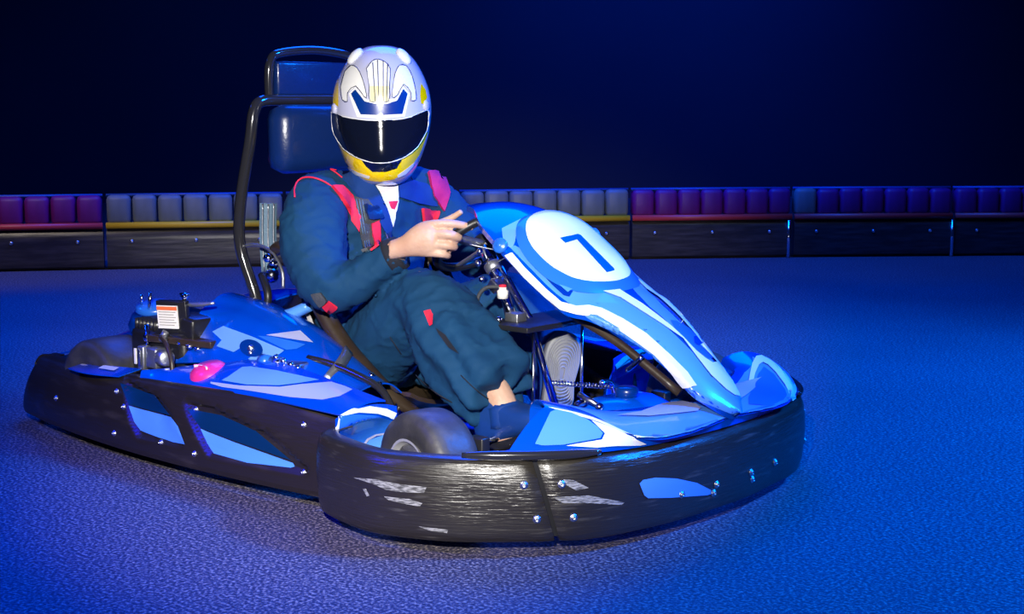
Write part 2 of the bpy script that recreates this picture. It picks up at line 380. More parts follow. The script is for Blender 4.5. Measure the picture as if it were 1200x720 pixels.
def pod(sgn):
    P = cat([V((x, y, 0)) for x, y in pod_path], 26); R = []
    prof = [(-.02, .033), (0, .036), (.004, .05)]+[(None, k/22) for k in range(23)]
    for i, q in enumerate(P):
        t = (P[min(i+1, len(P)-1)]-P[max(i-1, 0)]).normalized(); nn = V((t.y, -t.x, 0)); top = podz(q.x); col = []
        for o_, z in prof:
            if o_ is None:
                f = z; z = .05+(top-.05)*f; o_ = .004-.004*f-.052*f**2.0
                dd = 0
                for D in DENT:
                    if inpoly(q.x, z, D): dd = min(pdist(q.x, z, D), .008)/.008
                o_ -= .014*dd
            col.append(q+nn*o_+V((0, 0, z)))
        col.append(q-nn*.062+V((0, 0, top+.006))); col.append(q-nn*.10+V((0, 0, top+.004)))
        R.append(col)
    g = rings(R, closed=False)
    if sgn > 0: g = mirror(g)
    me = solid(g, -.004, 'side_pod')
    return link('side_pod', me, M['podblack'], kart, 'black side pod on the near side' if sgn < 0 else 'black side pod on the far side')
podN = pod(-1); podF = pod(1)
# rear bumper between the pods
link('rear_bumper', tube([(-.70, -.50, .12), (-.74, -.35, .12), (-.76, 0, .12), (-.74, .35, .12), (-.70, .50, .12)], .055, 12, 6, flat=1.2), M['plastic'], kart)
# side pod top covers (blue) : surface over x and across
def cover(sgn):
    R = []; X = [-.02+.85*i/44 for i in range(45)]
    for x in X:
        f = (x+.02)/.84
        yo = -.612+.004*math.sin(f*PI); zo = podz(x)+.003
        yi = -.60+.13*min(1, max(0, (x+.02)/.22))**.8
        if x > .5: yi = -.47-.02*(x-.5)
        zi = zo+.018+.045*min(1, max(0, (x+.02)/.3))
        if x > .45: zi -= .045*((x-.45)/.37)
        col = []
        for k in range(11):
            t = k/10; col.append(V((x, yo+(yi-yo)*t, zo+(zi-zo)*t+.012*math.sin(t*PI))))
        R.append(col)
    g = rings(R, closed=False)
    if sgn > 0: g = mirror(g)
    return link('side_pod_cover', solid(g, -.004, 'side_pod_cover'), M['paint'], kart)
covN = cover(-1); covF = cover(1)
for s in (-1, 1):
    R = []
    for k in range(12):
        x = -.36+.26*k/11; yo = -.628-.02*math.sin(k/11*PI); R.append([V((x, -s*(yo+(.075)*t/4)*1.0, podz(x)+.004+.012*(t/4))) for t in range(5)])
    g = rings(R, closed=False); g = ([V((v.x, abs(v.y)*s, v.z)) for v in g[0]], g[1])
    link('rear_pod_cover', solid(g, -.003), M['paint'], kart)
    q = 1 if s > 0 else -1
    link('vinyl_graphic', mesh('vinyl_graphic', *rings([[V((x, s*(.585), podz(x)+.018)), V((x+.01, s*(.61), podz(x)+.014))] for x in (-.24, -.20, -.16)], closed=False)), M['white'], bpy.data.objects['rear_pod_cover'] if s < 0 else bpy.data.objects['rear_pod_cover.001'])
# inner front face of the pod behind the wheel
def podface(sgn):
    R = []
    for i in range(13):
        y = -.64+.20*i/12; col = []
        zt = .262-.018*((y+.54)/.1)**2
        for k in range(13):
            z = .06+(zt-.06)*k/12; col.append(V((.832-.085*math.sin(min(1, (k+2)/12)*PI/1.0)*math.sin((i+.5)/13*PI)**.6-.0*i, y, z)))
        R.append(col)
    g = rings(R, closed=False)
    if sgn > 0: g = mirror(g)
    return link('wheel_arch_panel', solid(g, -.004, 'wheel_arch_panel'), M['paint'], kart)
archN = podface(-1); archF = podface(1)
# rear cowl hump: ridge line and slope towards the outside
RD = [(-.50, .40), (-.30, .435), (-.155, .442), (.0, .442), (.146, .432), (.26, .412), (.366, .382), (.47, .335), (.56, .293), (.64, .264)]
def zr(x):
    for (a, za), (b, zb) in zip(RD[:-1], RD[1:]):
        if x <= b: return za+(zb-za)*max(0, (x-a)/(b-a))
    return RD[-1][1]
def cowl(sgn):
    R = []
    for i in range(50):
        x = .0+.66*i/49; z = zr(x); f = i/49; wd = 1-.35*f; drop = (.15)*(1-f)**.8+.02
        outr = [(-.20, -.07), (-.25, -.02), (-.30, .0), (-.345, -.002), (-.375, -.02*(1-f)), (-.41, -.22*drop), (-.44, -.45*drop), (-.475, -.72*drop), (-.505, -.95*drop), (-.52, -1.05*drop)]
        if x < .14: outr = [(y, dz) for y, dz in outr]
        R.append([V((x, -.36+(y+.36)*wd, z+dz*(1 if k > 3 else 1-f*.5))) for k, (y, dz) in enumerate(outr)])
    R2 = [cat(r, 3) for r in R]
    g = rings(R2, closed=False)
    if sgn > 0: g = mirror(g)
    return link('rear_cowl', solid(g, -.004, 'rear_cowl'), M['paint'], kart)
cowN = cowl(-1); cowF = cowl(1)
# rear deck behind the seat (blue glossy, low)
R = []
for i in range(22):
    x = -.66+.62*i/21; f = i/21
    R.append([V((x, y, .20+(.20*math.sin(min(1, f*1.15)*PI/2))*(1-(abs(y)/.47)**3*.6)+.01*math.cos(y*14))) for y in [(-.47+.94*k/26) for k in range(27)]])
deck = link('rear_deck', solid(rings(R, closed=False), -.005, 'rear_deck'), M['paint'], kart)
# front nose panel
def nose(sgn):
    """half ring from near-side end to the centre line"""
    R = []; s0 = AL[near_s(1.335, -.59)]; n = 44
    for i in range(n+1):
        f = i/n; s = s0+(LT/2-s0)*f; q, nn = bp(s); o = q-nn*.016; o.z = .224
        # ridge and inner edge curves
        rp = NR(f); ip = NI(f)
        col = []
        for k in range(7): t = k/6; p = o.lerp(rp, t); p.z += .010*math.sin(t*PI); col.append(p)
        for k in range(1, 9): t = k/8; p = rp.lerp(ip, t); p.z += .012*math.sin(t*PI); col.append(p)
        col.append(ip+V((-.004, 0, -.012))); col.append(ip+V((-.006, 0, -.05)))
        R.append(col)
    g = rings(R, closed=False)
    if sgn > 0: g = mirror(g)
    return g
def curve(K):
    ks = [k[0] for k in K]; ps = [V(k[1]) for k in K]
    def f(t):
        for i in range(len(ks)-1):
            if t <= ks[i+1] or i == len(ks)-2:
                a = (t-ks[i])/(ks[i+1]-ks[i]); p0 = ps[max(i-1, 0)]; p1 = ps[i]; p2 = ps[i+1]; p3 = ps[min(i+2, len(ps)-1)]
                return .5*((2*p1)+(p2-p0)*a+(2*p0-5*p1+4*p2-p3)*a*a+(3*p1-p0-3*p2+p3)*a**3)
    return f
NR = curve([(0, (1.325, -.45, .312)), (.25, (1.415, -.40, .290)), (.5, (1.495, -.325, .246)), (.72, (1.535, -.22, .238)), (1, (1.53, 0, .246))])
NI = curve([(0, (1.24, -.40, .300)), (.25, (1.325, -.33, .283)), (.5, (1.36, -.22, .272)), (.72, (1.40, -.10, .270)), (1, (1.43, 0, .268))])
me = solid(nose(-1), -.004, 'nose_panel'); nosN = link('nose_panel', me, M['paint'], kart)
me = solid(nose(1), -.004, 'nose_panel'); nosF = link('nose_panel', me, M['paint'], kart)
# front fairing: saddle shaped cover rising from the nose to the number plate
FS = [  # x, z centre, half width, edge drop
 (.715, .722, .05, .006), (.79, .728, .10, .016), (.87, .716, .160, .036), (.965, .682, .192, .050), (1.036, .634, .19, .050), (1.106, .588, .185, .052), (1.175, .534, .186, .040),
 (1.236, .504, .160, .025), (1.33, .454, .120, .020), (1.41, .396, .094, .018), (1.48, .335, .083, .016), (1.515, .302, .064, .009), (1.545, .272, .034, .005), (1.556, .262, .012, .001)]
FC = cat([V((a, b, 0)) for a, b, c, d in FS], 8); FW = cat([V((c, d, 0)) for a, b, c, d in FS], 8)
def fair_pt(i, t):
    """t in -1..1 across"""
    x, z = FC[i].x, FC[i].y; w_, d = FW[i].x, FW[i].y
    return V((x-.01*t*t, w_*t, z-d*abs(t)**2.2))
R = [[fair_pt(i, -1+2*k/48) for k in range(49)] for i in range(len(FC))]
for r in R:      # rolled-under lip
    r.insert(0, r[0]+V((-.004, .004, -.016))); r.append(r[-1]+V((-.004, -.004, -.016)))
fair = link('front_fairing', solid(rings(R, closed=False), -.004, 'front_fairing'), M['paint'], kart, 'blue saddle-shaped fairing with pale blue and white graphics')
# raised number panel on the fairing
PO = [(.925, 0), (.935, -.07), (.962, -.118), (1.0, -.148), (1.045, -.155), (1.09, -.150), (1.135, -.128), (1.165, -.09), (1.18, -.045), (1.185, 0)]
PO = PO+[(x, -y) for x, y in reversed(PO[1:-1])]
def fz(x, y):
    for i in range(len(FC)-1):
        if FC[i].x <= x <= FC[i+1].x:
            t = (x-FC[i].x)/(FC[i+1].x-FC[i].x+1e-9); z = FC[i].y+(FC[i+1].y-FC[i].y)*t; w_ = FW[i].x; d = FW[i].y
            return z-d*min(1, abs(y)/w_)**2.2
    return .6
def plate(name, scale, lift, m, parent):
    cx = 1.055; bm = bmesh.new(); O = cat([V((cx+(x-cx)*scale, y*scale, 0)) for x, y in PO+[PO[0]]], 4)[:-1]; K = 8; R = []
    for k in range(K+1):
        t = 1-k/K*.999
        R.append([V((cx+(q.x-cx)*t, q.y*t, fz(cx+(q.x-cx)*t, q.y*t)+lift*(1 if t < .97 else .15)+.006*(1-t*t))) for q in O])
    g = rings(R, False, True); me = mesh(name, *g); fixn(me); me.update()
    if me.polygons[len(me.polygons)//2].normal.z < 0: me.flip_normals()
    return link(name, me, m, parent)
npd = plate('number_panel', 1.10, .012, M['midblue'], kart)
pw = plate('plate_face', 1.0, .020, M['plate'], npd); 
SEVEN = [(.985, -.045), (.985, .048), (1.005, .060), (1.125, .022), (1.125, -.008), (1.02, .022), (1.005, .022), (1.005, -.045)]
# ------------------------------------------------------------------ wheels
def wheel(x, y, r, wd, steer, side):
    ax = V((math.sin(steer)*-1*side, math.cos(steer)*side, 0)).normalized()   # outward
    c = V((x, y, r))
    prof = [(.066, -wd/2+.012), (.085, -wd/2+.004), (r*.80, -wd/2), (r*.93, -wd/2+.008), (r*.985, -wd/2+.022), (r, -wd*.2), (r, wd*.2), (r*.985, wd/2-.022), (r*.93, wd/2-.008), (r*.80, wd/2), (.085, wd/2-.004), (.066, wd/2-.012)]
    g = lathe(prof, c, ax, 48); me = mesh('tyre', *g); fixn(me); t = link('tyre', me, M['rubber'], kart)
    rp = [(.070, wd/2-.012), (.080, wd/2+.001), (.074, wd/2+.001), (.066, wd/2-.012), (.056, wd/2-.018), (.030, wd/2-.014), (.026, wd/2-.002), (.0, wd/2-.0)]
    me = mesh('rim', *lathe(rp, c, ax, 32)); fixn(me); sharp(me, 30); rm = link('rim', me, M['rimgrey'], t)
    me = mesh('hub_nut', *lathe([(.014, wd/2-.004), (.014, wd/2+.008), (.010, wd/2+.011), (0, wd/2+.011)], c, ax, 6)); link('hub_nut', me, M['chrome'], t)
    return t
wheel(1.05, -.545, .142, .125, math.radians(-11), -1)
wheel(1.05, .545, .142, .125, math.radians(11), 1)
wheel(-.33, -.50, .15, .18, 0, -1)
wheel(-.33, .50, .15, .18, 0, 1)
link('rear_axle', tube([(-.33, -.45, .15), (-.33, .45, .15)], .02, 12, 1), M['steel'], kart)
# yellow line ring on the near tyre is a thin highlight, not modelled
# ------------------------------------------------------------------ chassis
me = mesh('floor_pan', *box((.72, 0, .052), (1.16, .72, .008), bev=0), False); link('floor_pan', me, M['fuel'], kart)
for s in (-1, 1):
    link('chassis_tube', tube([(-.5, .28*s, .075), (.2, .30*s, .065), (.7, .34*s, .065), (1.0, .36*s, .07), (1.30, .28*s, .075), (1.40, .0, .08)], .016, 10, 5), M['gloss'], kart)
    link('stub_axle', tube([(1.05, .36*s, .142), (1.05, .50*s, .142)], .014, 10, 1), M['steel'], kart)
    link('stub_bracket', box((1.05, .375*s, .125), (.05, .03, .13)), M['black'], kart)
    link('side_bar', tube([(.80, .36*s, .08), (.80, .52*s, .08), (.70, .56*s, .09), (-.1, .58*s, .10), (-.25, .54*s, .10), (-.28, .30*s, .08)], .013, 8, 5), M['gloss'], kart)
    link('tie_rod', tube([(.98, .06*s, .16), (1.0, .42*s, .15)], .007, 8, 1), M['chrome'], kart)
    q = [bp(s_)[0]-bp(s_)[1]*.006 for s_ in [sT-.16+.045*k for k in range(8)]]
    link('nose_tube', tube([(v.x, v.y*(-s), .228) for k, v in enumerate(q)], [.006, .010, .0115, .0115, .0115, .0115, .010, .006], 12, 4), M['gloss'], kart, 'glossy dark tube along the bumper top' if s < 0 else None)
link('side_beam', box((1.0, 0, .075), (.05, .62, .03)), M['black'], kart)
# fuel tank under the column
bm_t = box((1.19, .02, .155), (.20, .26, .19), bev=.32); link('fuel_tank', bm_t, M['fuel'], kart)
link('tank_cap', lathe([(.03, 0), (.03, .02), (.024, .026), (0, .026)], (1.20, .02, .248), (0, 0, 1), 20), M['navyv'], kart)
# dark inner brace under the fairing
link('fairing_support', tube([(1.42, -.06, .30), (1.25, -.09, .41), (1.10, -.11, .48), (.99, -.11, .56)], .012, 8, 5), M['brown'], kart)
link('fairing_support', tube([(1.42, .06, .30), (1.25, .09, .41), (1.10, .11, .48), (.99, .11, .56)], .012, 8, 5), M['brown'], kart)
link('dash_shelf', box((.93, 0, .418), (.16, .30, .014)), M['black'], kart)
link('shelf_block', box((.90, -.07, .434), (.045, .04, .025)), M['alloy'], kart)
link('support_rod', tube([(.987, -.10, .41), (.987, -.10, .10)], .0045, 8, 1), M['chrome'], kart)
link('support_rod', tube([(.987, .10, .41), (.987, .10, .10)], .0045, 8, 1), M['chrome'], kart)
# steering
hub = V((.722, 0, .622)); axs = V((.63, 0, -.777)).normalized(); e1 = V((0, -1, 0)); e2 = V((.777, 0, .63))
sw = link('steering_wheel', tube([hub+(e1*math.cos(2*PI*k/24)+e2*math.sin(2*PI*k/24)*.86)*.153 for k in range(24)], .0125, 12, 3, loop=True), M['black'], kart)
for a in (.25, PI-.25, -PI/2): link('spoke', strap([hub+axs*.02+(e1*math.cos(a)+e2*math.sin(a))*.02, hub+axs*.01+(e1*math.cos(a)+e2*math.sin(a)*.86)*.09, hub+(e1*math.cos(a)+e2*math.sin(a)*.86)*.15], .03, .006, axs, 3), M['alloy'], sw)
link('steering_boss', lathe([(.03, -.01), (.034, .0), (.034, .03), (.02, .04), (0, .04)], hub, axs, 20), M['blackb'], sw)
link('steering_column', tube([hub, hub+axs*.26, (1.0, 0, .14)], .011, 12, 1), M['chrome'], kart)
link('column_sleeve', tube([(.745, -.03, .605), (.80, -.03, .525)], [.016, .016], 16, 1), M['chrome'], kart)
link('column_clamp', lathe([(.02, 0), (.024, .004), (.024, .022), (.02, .026)], (.775, -.03, .565), (.6, 0, -.77), 16), M['alloy'], kart)
link('column_bracket', tube([(.80, -.03, .52), (.83, -.03, .47), (.86, -.05, .43)], [.018, .014, .012], 12, 3), M['steel'], kart)
link('column_bracket', tube([(.84, -.06, .50), (.875, -.06, .44)], .012, 12, 1), M['chrome'], kart)
link('bracket_block', box((.815, -.055, .508), (.035, .03, .03), rot=ry(.6)), M['steel'], kart)
link('reservoir', lathe([(.0, 0), (.014, .002), (.015, .022), (.010, .026), (.010, .032), (0, .033)], (.89, -.11, .485), (0, 0, 1), 18), M['labelw'], kart)
link('reservoir_cap', lathe([(.010, 0), (.010, .006), (0, .007)], (.89, -.11, .517), (0, 0, 1), 14), M['red'], kart)
link('brake_cable', tube([(.80, -.10, .40), (.79, -.10, .47), (.81, -.09, .505), (.85, -.07, .51)], .0055, 8, 6), M['belt'], kart)
link('throttle_cable', tube([(.66, -.19, .545), (.72, -.18, .535), (.78, -.16, .49), (.83, -.14, .445)], .0028, 6, 6), M['alloy'], kart)
link('thin_cable', tube([(.80, -.14, .625), (.84, -.10, .612), (.87, -.05, .60), (.80, -.03, .57)], .002, 6, 6), M['alloy'], kart)
for q in ((.765, -.07, .565), (.79, -.09, .60), (.76, -.05, .52), (.885, -.12, .43)): link('clamp_bolt', lathe([(.009, 0), (.009, .012), (.006, .016), (0, .016)], q, (.6, -.7, .3), 8), M['chrome'], kart)
for s in (-1, 1):
    link('pivot_bolt', lathe([(.02, 0), (.02, .006), (.014, .010), (.008, .010), (.006, .014), (0, .014)], (.955, .190*s, .635), (.3, s, .35), 18), M['midblue'], kart)
# pedals
for s, px_ in ((-1, 1.17), (1, 1.05)):
    pd = link('pedal', tube([(px_-.02, .15*s, .07), (px_+.02, .15*s, .15), (px_, .15*s, .24), (px_-.005, .11*s, .25)], .008, 8, 5), M['chrome'], kart)
    # coil spring
    n = 60; P = [V((px_+.03+.12*k/n, .13*s, .20+.02*k/n))+V((0, math.cos(k*.9), math.sin(k*.9)))*.008 for k in range(n)]
    link('return_spring', tube(P, .002, 5, 1), M['chrome'], pd)
sp = [V((1.06+.2*k/110, -.11-.01*k/110, .285+.018*k/110))+V((0, math.cos(k*1.1), math.sin(k*1.1)))*.006 for k in range(110)]
link('throttle_spring', tube(sp, .0018, 5, 1), M['chrome'], kart)
link('spring_hook', tube([(1.29, -.10, .345), (1.31, -.10, .36), (1.335, -.10, .385)], .006, 8, 4), M['chrome'], kart)
link('linkage', tube([(1.14, -.10, .265), (1.20, -.10, .245)], [.008, .006], 10, 1), M['steel'], kart)
link('linkage_nut', ell((1.205, -.10, .242), (.012, .012, .010), 10, 6), M['chrome'], kart)
# ------------------------------------------------------------------ seat
SX = [(.16, .60, .255), (.15, .50, .25), (.16, .40, .245), (.20, .30, .235), (.27, .21, .225), (.36, .155, .22), (.48, .14, .22), (.60, .16, .215), (.66, .18, .21)]
R = []
for x, z, hw in SX:
    i = SX.index((x, z, hw)); a = SX[max(i-1, 0)]; b = SX[min(i+1, len(SX)-1)]
    t = V((b[0]-a[0], 0, b[1]-a[1])).normalized(); nn = V((-t.z, 0, t.x))      # towards the driver
    if nn.z+nn.x < 0: nn = -nn
    dep = .11 if i < 5 else (.10, .085, .06, .04)[i-5]
    row = []
    for k in range(17):
        u = -1+2*k/16; row.append(V((x, hw*u, z))+nn*(dep*abs(u)**3.2))
    R.append(row)
RR = [cat(r, 1) for r in zip(*[cat([R[i][k] for i in range(len(R))], 4) for k in range(17)])] if False else [[c[k] for c in [cat([R[i][j] for i in range(len(R))], 4) for j in range(17)]] for k in range((len(R)-1)*4+1)]
seat = link('seat', solid(rings(RR, closed=False), -.012, 'seat'), M['brown'], kart)
for s in (-1, 1):
    link('seat_rim', tube([(.11, .235*s, .565), (.175, .25*s, .585), (.235, .255*s, .565), (.28, .258*s, .52), (.32, .258*s, .46), (.37, .258*s, .395), (.44, .255*s, .325), (.52, .25*s, .27), (.62, .245*s, .205), (.70, .235*s, .17)], [.02, .026, .028, .028, .028, .028, .028, .024, .022, .018], 12, 5, flat=.8), M['brown'], seat)
    link('seat_strut', tube([(.64, .25*s, .20), (.655, .30*s, .13), (.66, .33*s, .07)], .010, 8, 3), M['chrome'], kart)
# roll hoop, headrest
for hp, r_, nm in (([(.06, -.24, .30), (.045, -.25, .424), (-.005, -.262, .57), (.0, -.262, .70), (.03, -.245, .88), (.035, -.232, .965), (.035, -.20, .995), (.035, -.1, .998), (.035, .1, .998), (.035, .20, .995), (.035, .232, .965), (.03, .245, .88), (.0, .262, .70), (-.005, .262, .57), (.045, .25, .424), (.06, .24, .30)], .017, 'roll_hoop'),
                   ([(.03, -.17, .99), (.03, -.172, 1.06), (.03, -.165, 1.105), (.03, -.135, 1.132), (.03, 0, 1.145), (.03, .135, 1.132), (.03, .165, 1.105), (.03, .172, 1.06), (.03, .17, .99)], .013, 'head_hoop')):
    link(nm, tube(hp, r_, 12, 5), M['gloss'] if nm == 'roll_hoop' else M['gloss'], kart)
link('hoop_pad', box((.03, 0, 1.06), (.03, .30, .10), bev=.3), M['leather'], kart)
g = box((.075, 0, .885), (.10, .40, .20), bev=.42); me = mesh('headrest', *g); fixn(me); link('headrest', me, M['leather'], kart, 'rounded dark blue padded headrest')
for yy in (-.185, -.165, -.145): pass
hs = link('harness_webbing', strap([(.05, -.20, .70), (.045, -.20, .60), (.05, -.20, .50)], .05, .004, (1, -.6, 0)), M['greyweb'], kart)
for k in (-1, 0, 1): link('webbing_rib', strap([(.056+.008*k, -.205+.014*k, .70), (.051+.008*k, -.205+.014*k, .60), (.056+.008*k, -.205+.014*k, .50)], .004, .004, (1, -.6, 0)), M['alloy'], hs)
link('harness_anchor', ell((.07, -.21, .49), (.022, .022, .022), 14, 8), M['chrome'], kart)
link('seat_cable', tube([(.0, -.25, .575), (.06, -.255, .582), (.13, -.26, .57), (.19, -.27, .52), (.20, -.275, .47)], .005, 8, 6), M['alloy'], kart)
link('cable_clamp', merge(lathe([(.012, 0), (.012, .02), (0, .022)], (.16, -.285, .555), (.3, -1, 0), 10), lathe([(.009, 0), (.009, .018), (0, .02)], (.18, -.285, .54), (.3, -1, .2), 8)), M['chrome'], kart)
link('hoop_brace', tube([(.05, -.25, .40), (.16, -.30, .385), (.25, -.30, .40), (.31, -.27, .43)], [.014, .02, .022, .02], 12, 5, flat=.8), M['sky'], kart, 'pale blue curved brace under the seat edge')
link('seat_stay', tube([(.10, -.27, .50), (.15, -.29, .45), (.14, -.29, .39)], .012, 8, 5), M['black'], kart)
# ------------------------------------------------------------------ engine (near side, behind the seat)
eng = link('engine', merge(box((-.09, -.44, .26), (.26, .14, .17)), box((-.02, -.43, .36), (.16, .12, .07), rot=ry(.08))), M['blackb'], kart, 'black engine with warning label')
for k in range(6): link('cooling_fin', box((-.20+.018*k, -.44, .352), (.005, .12, .035), bev=0), M['blackb'], eng)
LC = V((-.030, -.505, .390))
lab = box(LC, (.068, .004, .066), rot=Matrix.Rotation(.07, 3, 'X') @ rz(.35), bev=0)
lb = link('warning_label', mesh('warning_label', lab[0], lab[1], False), M['labelw'], eng, 'cream warning label with an orange header')
rl = Matrix.Rotation(.07, 3, 'X') @ rz(.35)
g = merge(*[box(LC+rl @ V((0, -.003, .0255)), (.066, .002, .010), rot=rl, bev=0)])
link('label_header', mesh('label_header', g[0], g[1], False), M['labelo'], lb)
g = merge(*[box(LC+rl @ V((-.003*(k % 2), -.003, .015-.0075*k)), (.056-.006*(k % 2), .0015, .0018), rot=rl, bev=0) for k in range(6)])
link('label_text', mesh('label_text', g[0], g[1], False), M['ink'], lb)
link('label_bracket', box((-.025, -.488, .372), (.10, .02, .13), rot=rl), M['blackb'], eng)
link('cover_bracket', box((.01, -.46, .325), (.24, .10, .02), rot=rz(.2)), M['brown'], eng)
link('filler_cap', lathe([(.055, 0), (.06, .008), (.055, .022), (.03, .030), (0, .031)], (-.30, -.36, .365), (.1, -.15, 1), 28), M['midblue'], kart)
link('tank_body', lathe([(.0, -.09), (.075, -.08), (.085, -.03), (.07, 0), (0, 0)], (-.30, -.36, .36), (.1, -.15, 1), 24), M['navyv'], kart)
link('spark_lead', tube([(-.312, -.40, .39), (-.31, -.40, .42)], [.005, .003], 8, 1), M['chrome'], kart)
link('spark_lead', tube([(-.272, -.40, .375), (-.265, -.40, .43)], [.008, .004], 8, 1), M['chrome'], kart)
link('dip_rod', tube([(.0, -.47, .30), (.003, -.47, .43)], .0065, 10, 1), M['steel'], kart)
link('rod_knob', merge(ell((.003, -.47, .447), (.010, .010, .012)), box((.003, -.47, .452), (.034, .012, .010))), M['chrome'], kart)
link('rod_arm', tube([(.003, -.47, .425), (.05, -.46, .428), (.10, -.44, .435)], [.005, .007, .004], 8, 4), M['alloy'], kart)
link('starter_cup', lathe([(.0, .05), (.035, .046), (.052, .032), (.058, .012), (.058, 0)], (.205, -.535, .243), (0, -.25, 1), 28), M['pink'], kart, 'bright pink starter cup')
for k in range(5): 
    a = .6+k*.5; link('cup_rib', box(V((.205, -.545, .280))+V((math.cos(a)*.03, -math.sin(a)*.02, .003)), (.004, .03, .008), rot=rz(a)), M['white'] if k % 2 else M['pink'], kart)
link('carburettor', merge(box((-.05, -.535, .275), (.05, .04, .06)), lathe([(.02, 0), (.024, .01), (.024, .05), (.018, .055)], (-.02, -.54, .28), (1, -.3, .1), 18), box((-.10, -.54, .27), (.03, .03, .07))), M['alloy'], kart)
for q in ((-.115, -.56, .275), (-.095, -.56, .272)): link('carburettor_tag', box(q, (.010, .004, .045)), M['labelw'] if q[0] < -.1 else M['steel'], kart)
link('spark_plug', merge(lathe([(.009, 0), (.012, .006), (.012, .02), (.007, .024), (.007, .05)], (-.112, -.52, .312), (0, 0, 1), 12), lathe([(.004, -.06), (.006, -.03), (.006, 0)], (-.112, -.52, .312), (0, 0, 1), 10)), M['chrome'], kart)
link('fuel_hose', tube([(-.03, -.53, .335), (.03, -.555, .325), (.065, -.565, .285), (.075, -.57, .245)], .007, 10, 6), M['brown'], kart)
link('throttle_lever', tube([(-.035, -.51, .345), (-.03, -.53, .33), (-.01, -.53, .335)], [.012, .008, .01], 8, 3), M['alloy'], kart)
for q in ((.06, -.50, .315), (.085, -.49, .310), (.02, -.50, .318)): link('cap_nut', ell(q, (.011, .011, .008), 12, 6), M['chrome'], kart)
# second chrome group near the seat: brake caliper and links
link('brake_caliper', merge(box((.44, -.44, .285), (.07, .05, .05), rot=rz(.2)), lathe([(.016, -.05), (.016, .0), (.02, .004), (.02, .03)], (.37, -.45, .30), (1, 0, -.1), 16)), M['steel'], kart)
link('caliper_hose', tube([(.33, -.46, .30), (.36, -.46, .30)], .02, 14, 1), M['midblue'], kart)
for k in range(4): link('caliper_bolt', lathe([(.008, 0), (.008, .016), (0, .018)], (.40+.03*k, -.462, .312-.006*k), (0, -.6, .8), 8), M['chrome'], kart)
link('seat_bracket', strap([(.50, -.30, .33), (.54, -.36, .31), (.55, -.42, .27)], .03, .006, (1, 0, .5), 5), M['alloy'], kart)
for q in ((.60, -.31, .262), (.64, -.36, .262), (.66, -.34, .25)): link('seat_bolt', lathe([(.010, 0), (.010, .014), (.006, .02), (0, .02)], q, (0, 0, 1), 8), M['chrome'], kart)
link('belt_arm', tube([(.45, -.40, .315), (.55, -.38, .30), (.68, -.36, .26), (.74, -.36, .20)], .010, 10, 5), M['gloss'], kart)
# ------------------------------------------------------------------ driver
def limb(K, seg=18, sm=4, caps=True): return tube([k[:3] for k in K], [k[3] for k in K], seg, sm)
def torso(K, seg=32):
    R = []; 
    for x, z, rx, ry_ in K: R.append([V((x+rx*math.cos(2*PI*k/seg), ry_*(abs(math.sin(2*PI*k/seg))**.85)*(1 if math.sin(2*PI*k/seg) >= 0 else -1), z)) for k in range(seg)])
    RR = [[c[k] for c in [cat([R[i][j] for i in range(len(R))], 3) for j in range(seg)]] for k in range((len(R)-1)*3+1)]
    return rings(RR)
def my(K): return [(x, -y, z, r) for x, y, z, r in K]
AR = [(.27, -.11, .725, .072), (.268, -.185, .708, .088), (.29, -.235, .665, .090), (.325, -.265, .60, .090), (.375, -.288, .535, .080), (.43, -.292, .498, .070), (.50, -.268, .518, .056), (.565, -.235, .565, .047), (.605, -.212, .593, .043)]
ALf = [(.27, .11, .725, .072), (.27, .19, .715, .084), (.29, .25, .67, .082), (.36, .29, .58, .076), (.46, .285, .535, .070), (.55, .25, .56, .058), (.62, .215, .60, .048)]
LR = [(.36, -.09, .26, .115), (.46, -.12, .335, .112), (.57, -.15, .415, .100), (.655, -.17, .462, .088), (.725, -.18, .440, .098), (.79, -.19, .378, .112), (.86, -.195, .322, .114), (.92, -.198, .284, .110), (.965, -.200, .262, .106)]
LL = [(.36, .09, .24, .11), (.47, .13, .32, .105), (.57, .17, .395, .095), (.635, .19, .425, .082), (.70, .19, .39, .080), (.76, .17, .335, .078), (.82, .15, .28, .075), (.845, .145, .25, .074)]
def hollow(K, t=.014, d=.03):
    a, b = V(K[-2][:3]), V(K[-1][:3]); u = (a-b).normalized(); r = K[-1][3]
    e = b+u*d; return K+[(b.x-u.x*.002, b.y-u.y*.002, b.z-u.z*.002, r-t*.6), (e.x, e.y, e.z, r-t-.004)]
def tube_lin(K): 
    K1, K2 = K[:-2], K[-2:]
    P = cat([V(k[:3]) for k in K1], 4); q = cat([V((k[3], 0, 0)) for k in K1], 4)
    return tube([tuple(p) for p in P]+[k[:3] for k in K2], [x[0] for x in q]+[k[3] for k in K2], 24, 1, up=(0, .3, 1))
ov = merge(torso([(.30, .17, .10, .16), (.31, .24, .135, .19), (.28, .34, .13, .185), (.245, .46, .135, .185), (.245, .58, .14, .20), (.258, .67, .125, .205), (.275, .735, .095, .175), (.295, .775, .075, .105), (.31, .80, .068, .08)]),
           tube_lin(hollow(AR)), tube_lin(hollow(ALf)), tube_lin(hollow(LR, .018, .055)), tube_lin(hollow(LL)))
ovm = voxel(ov, .0085, 'overalls', 5)
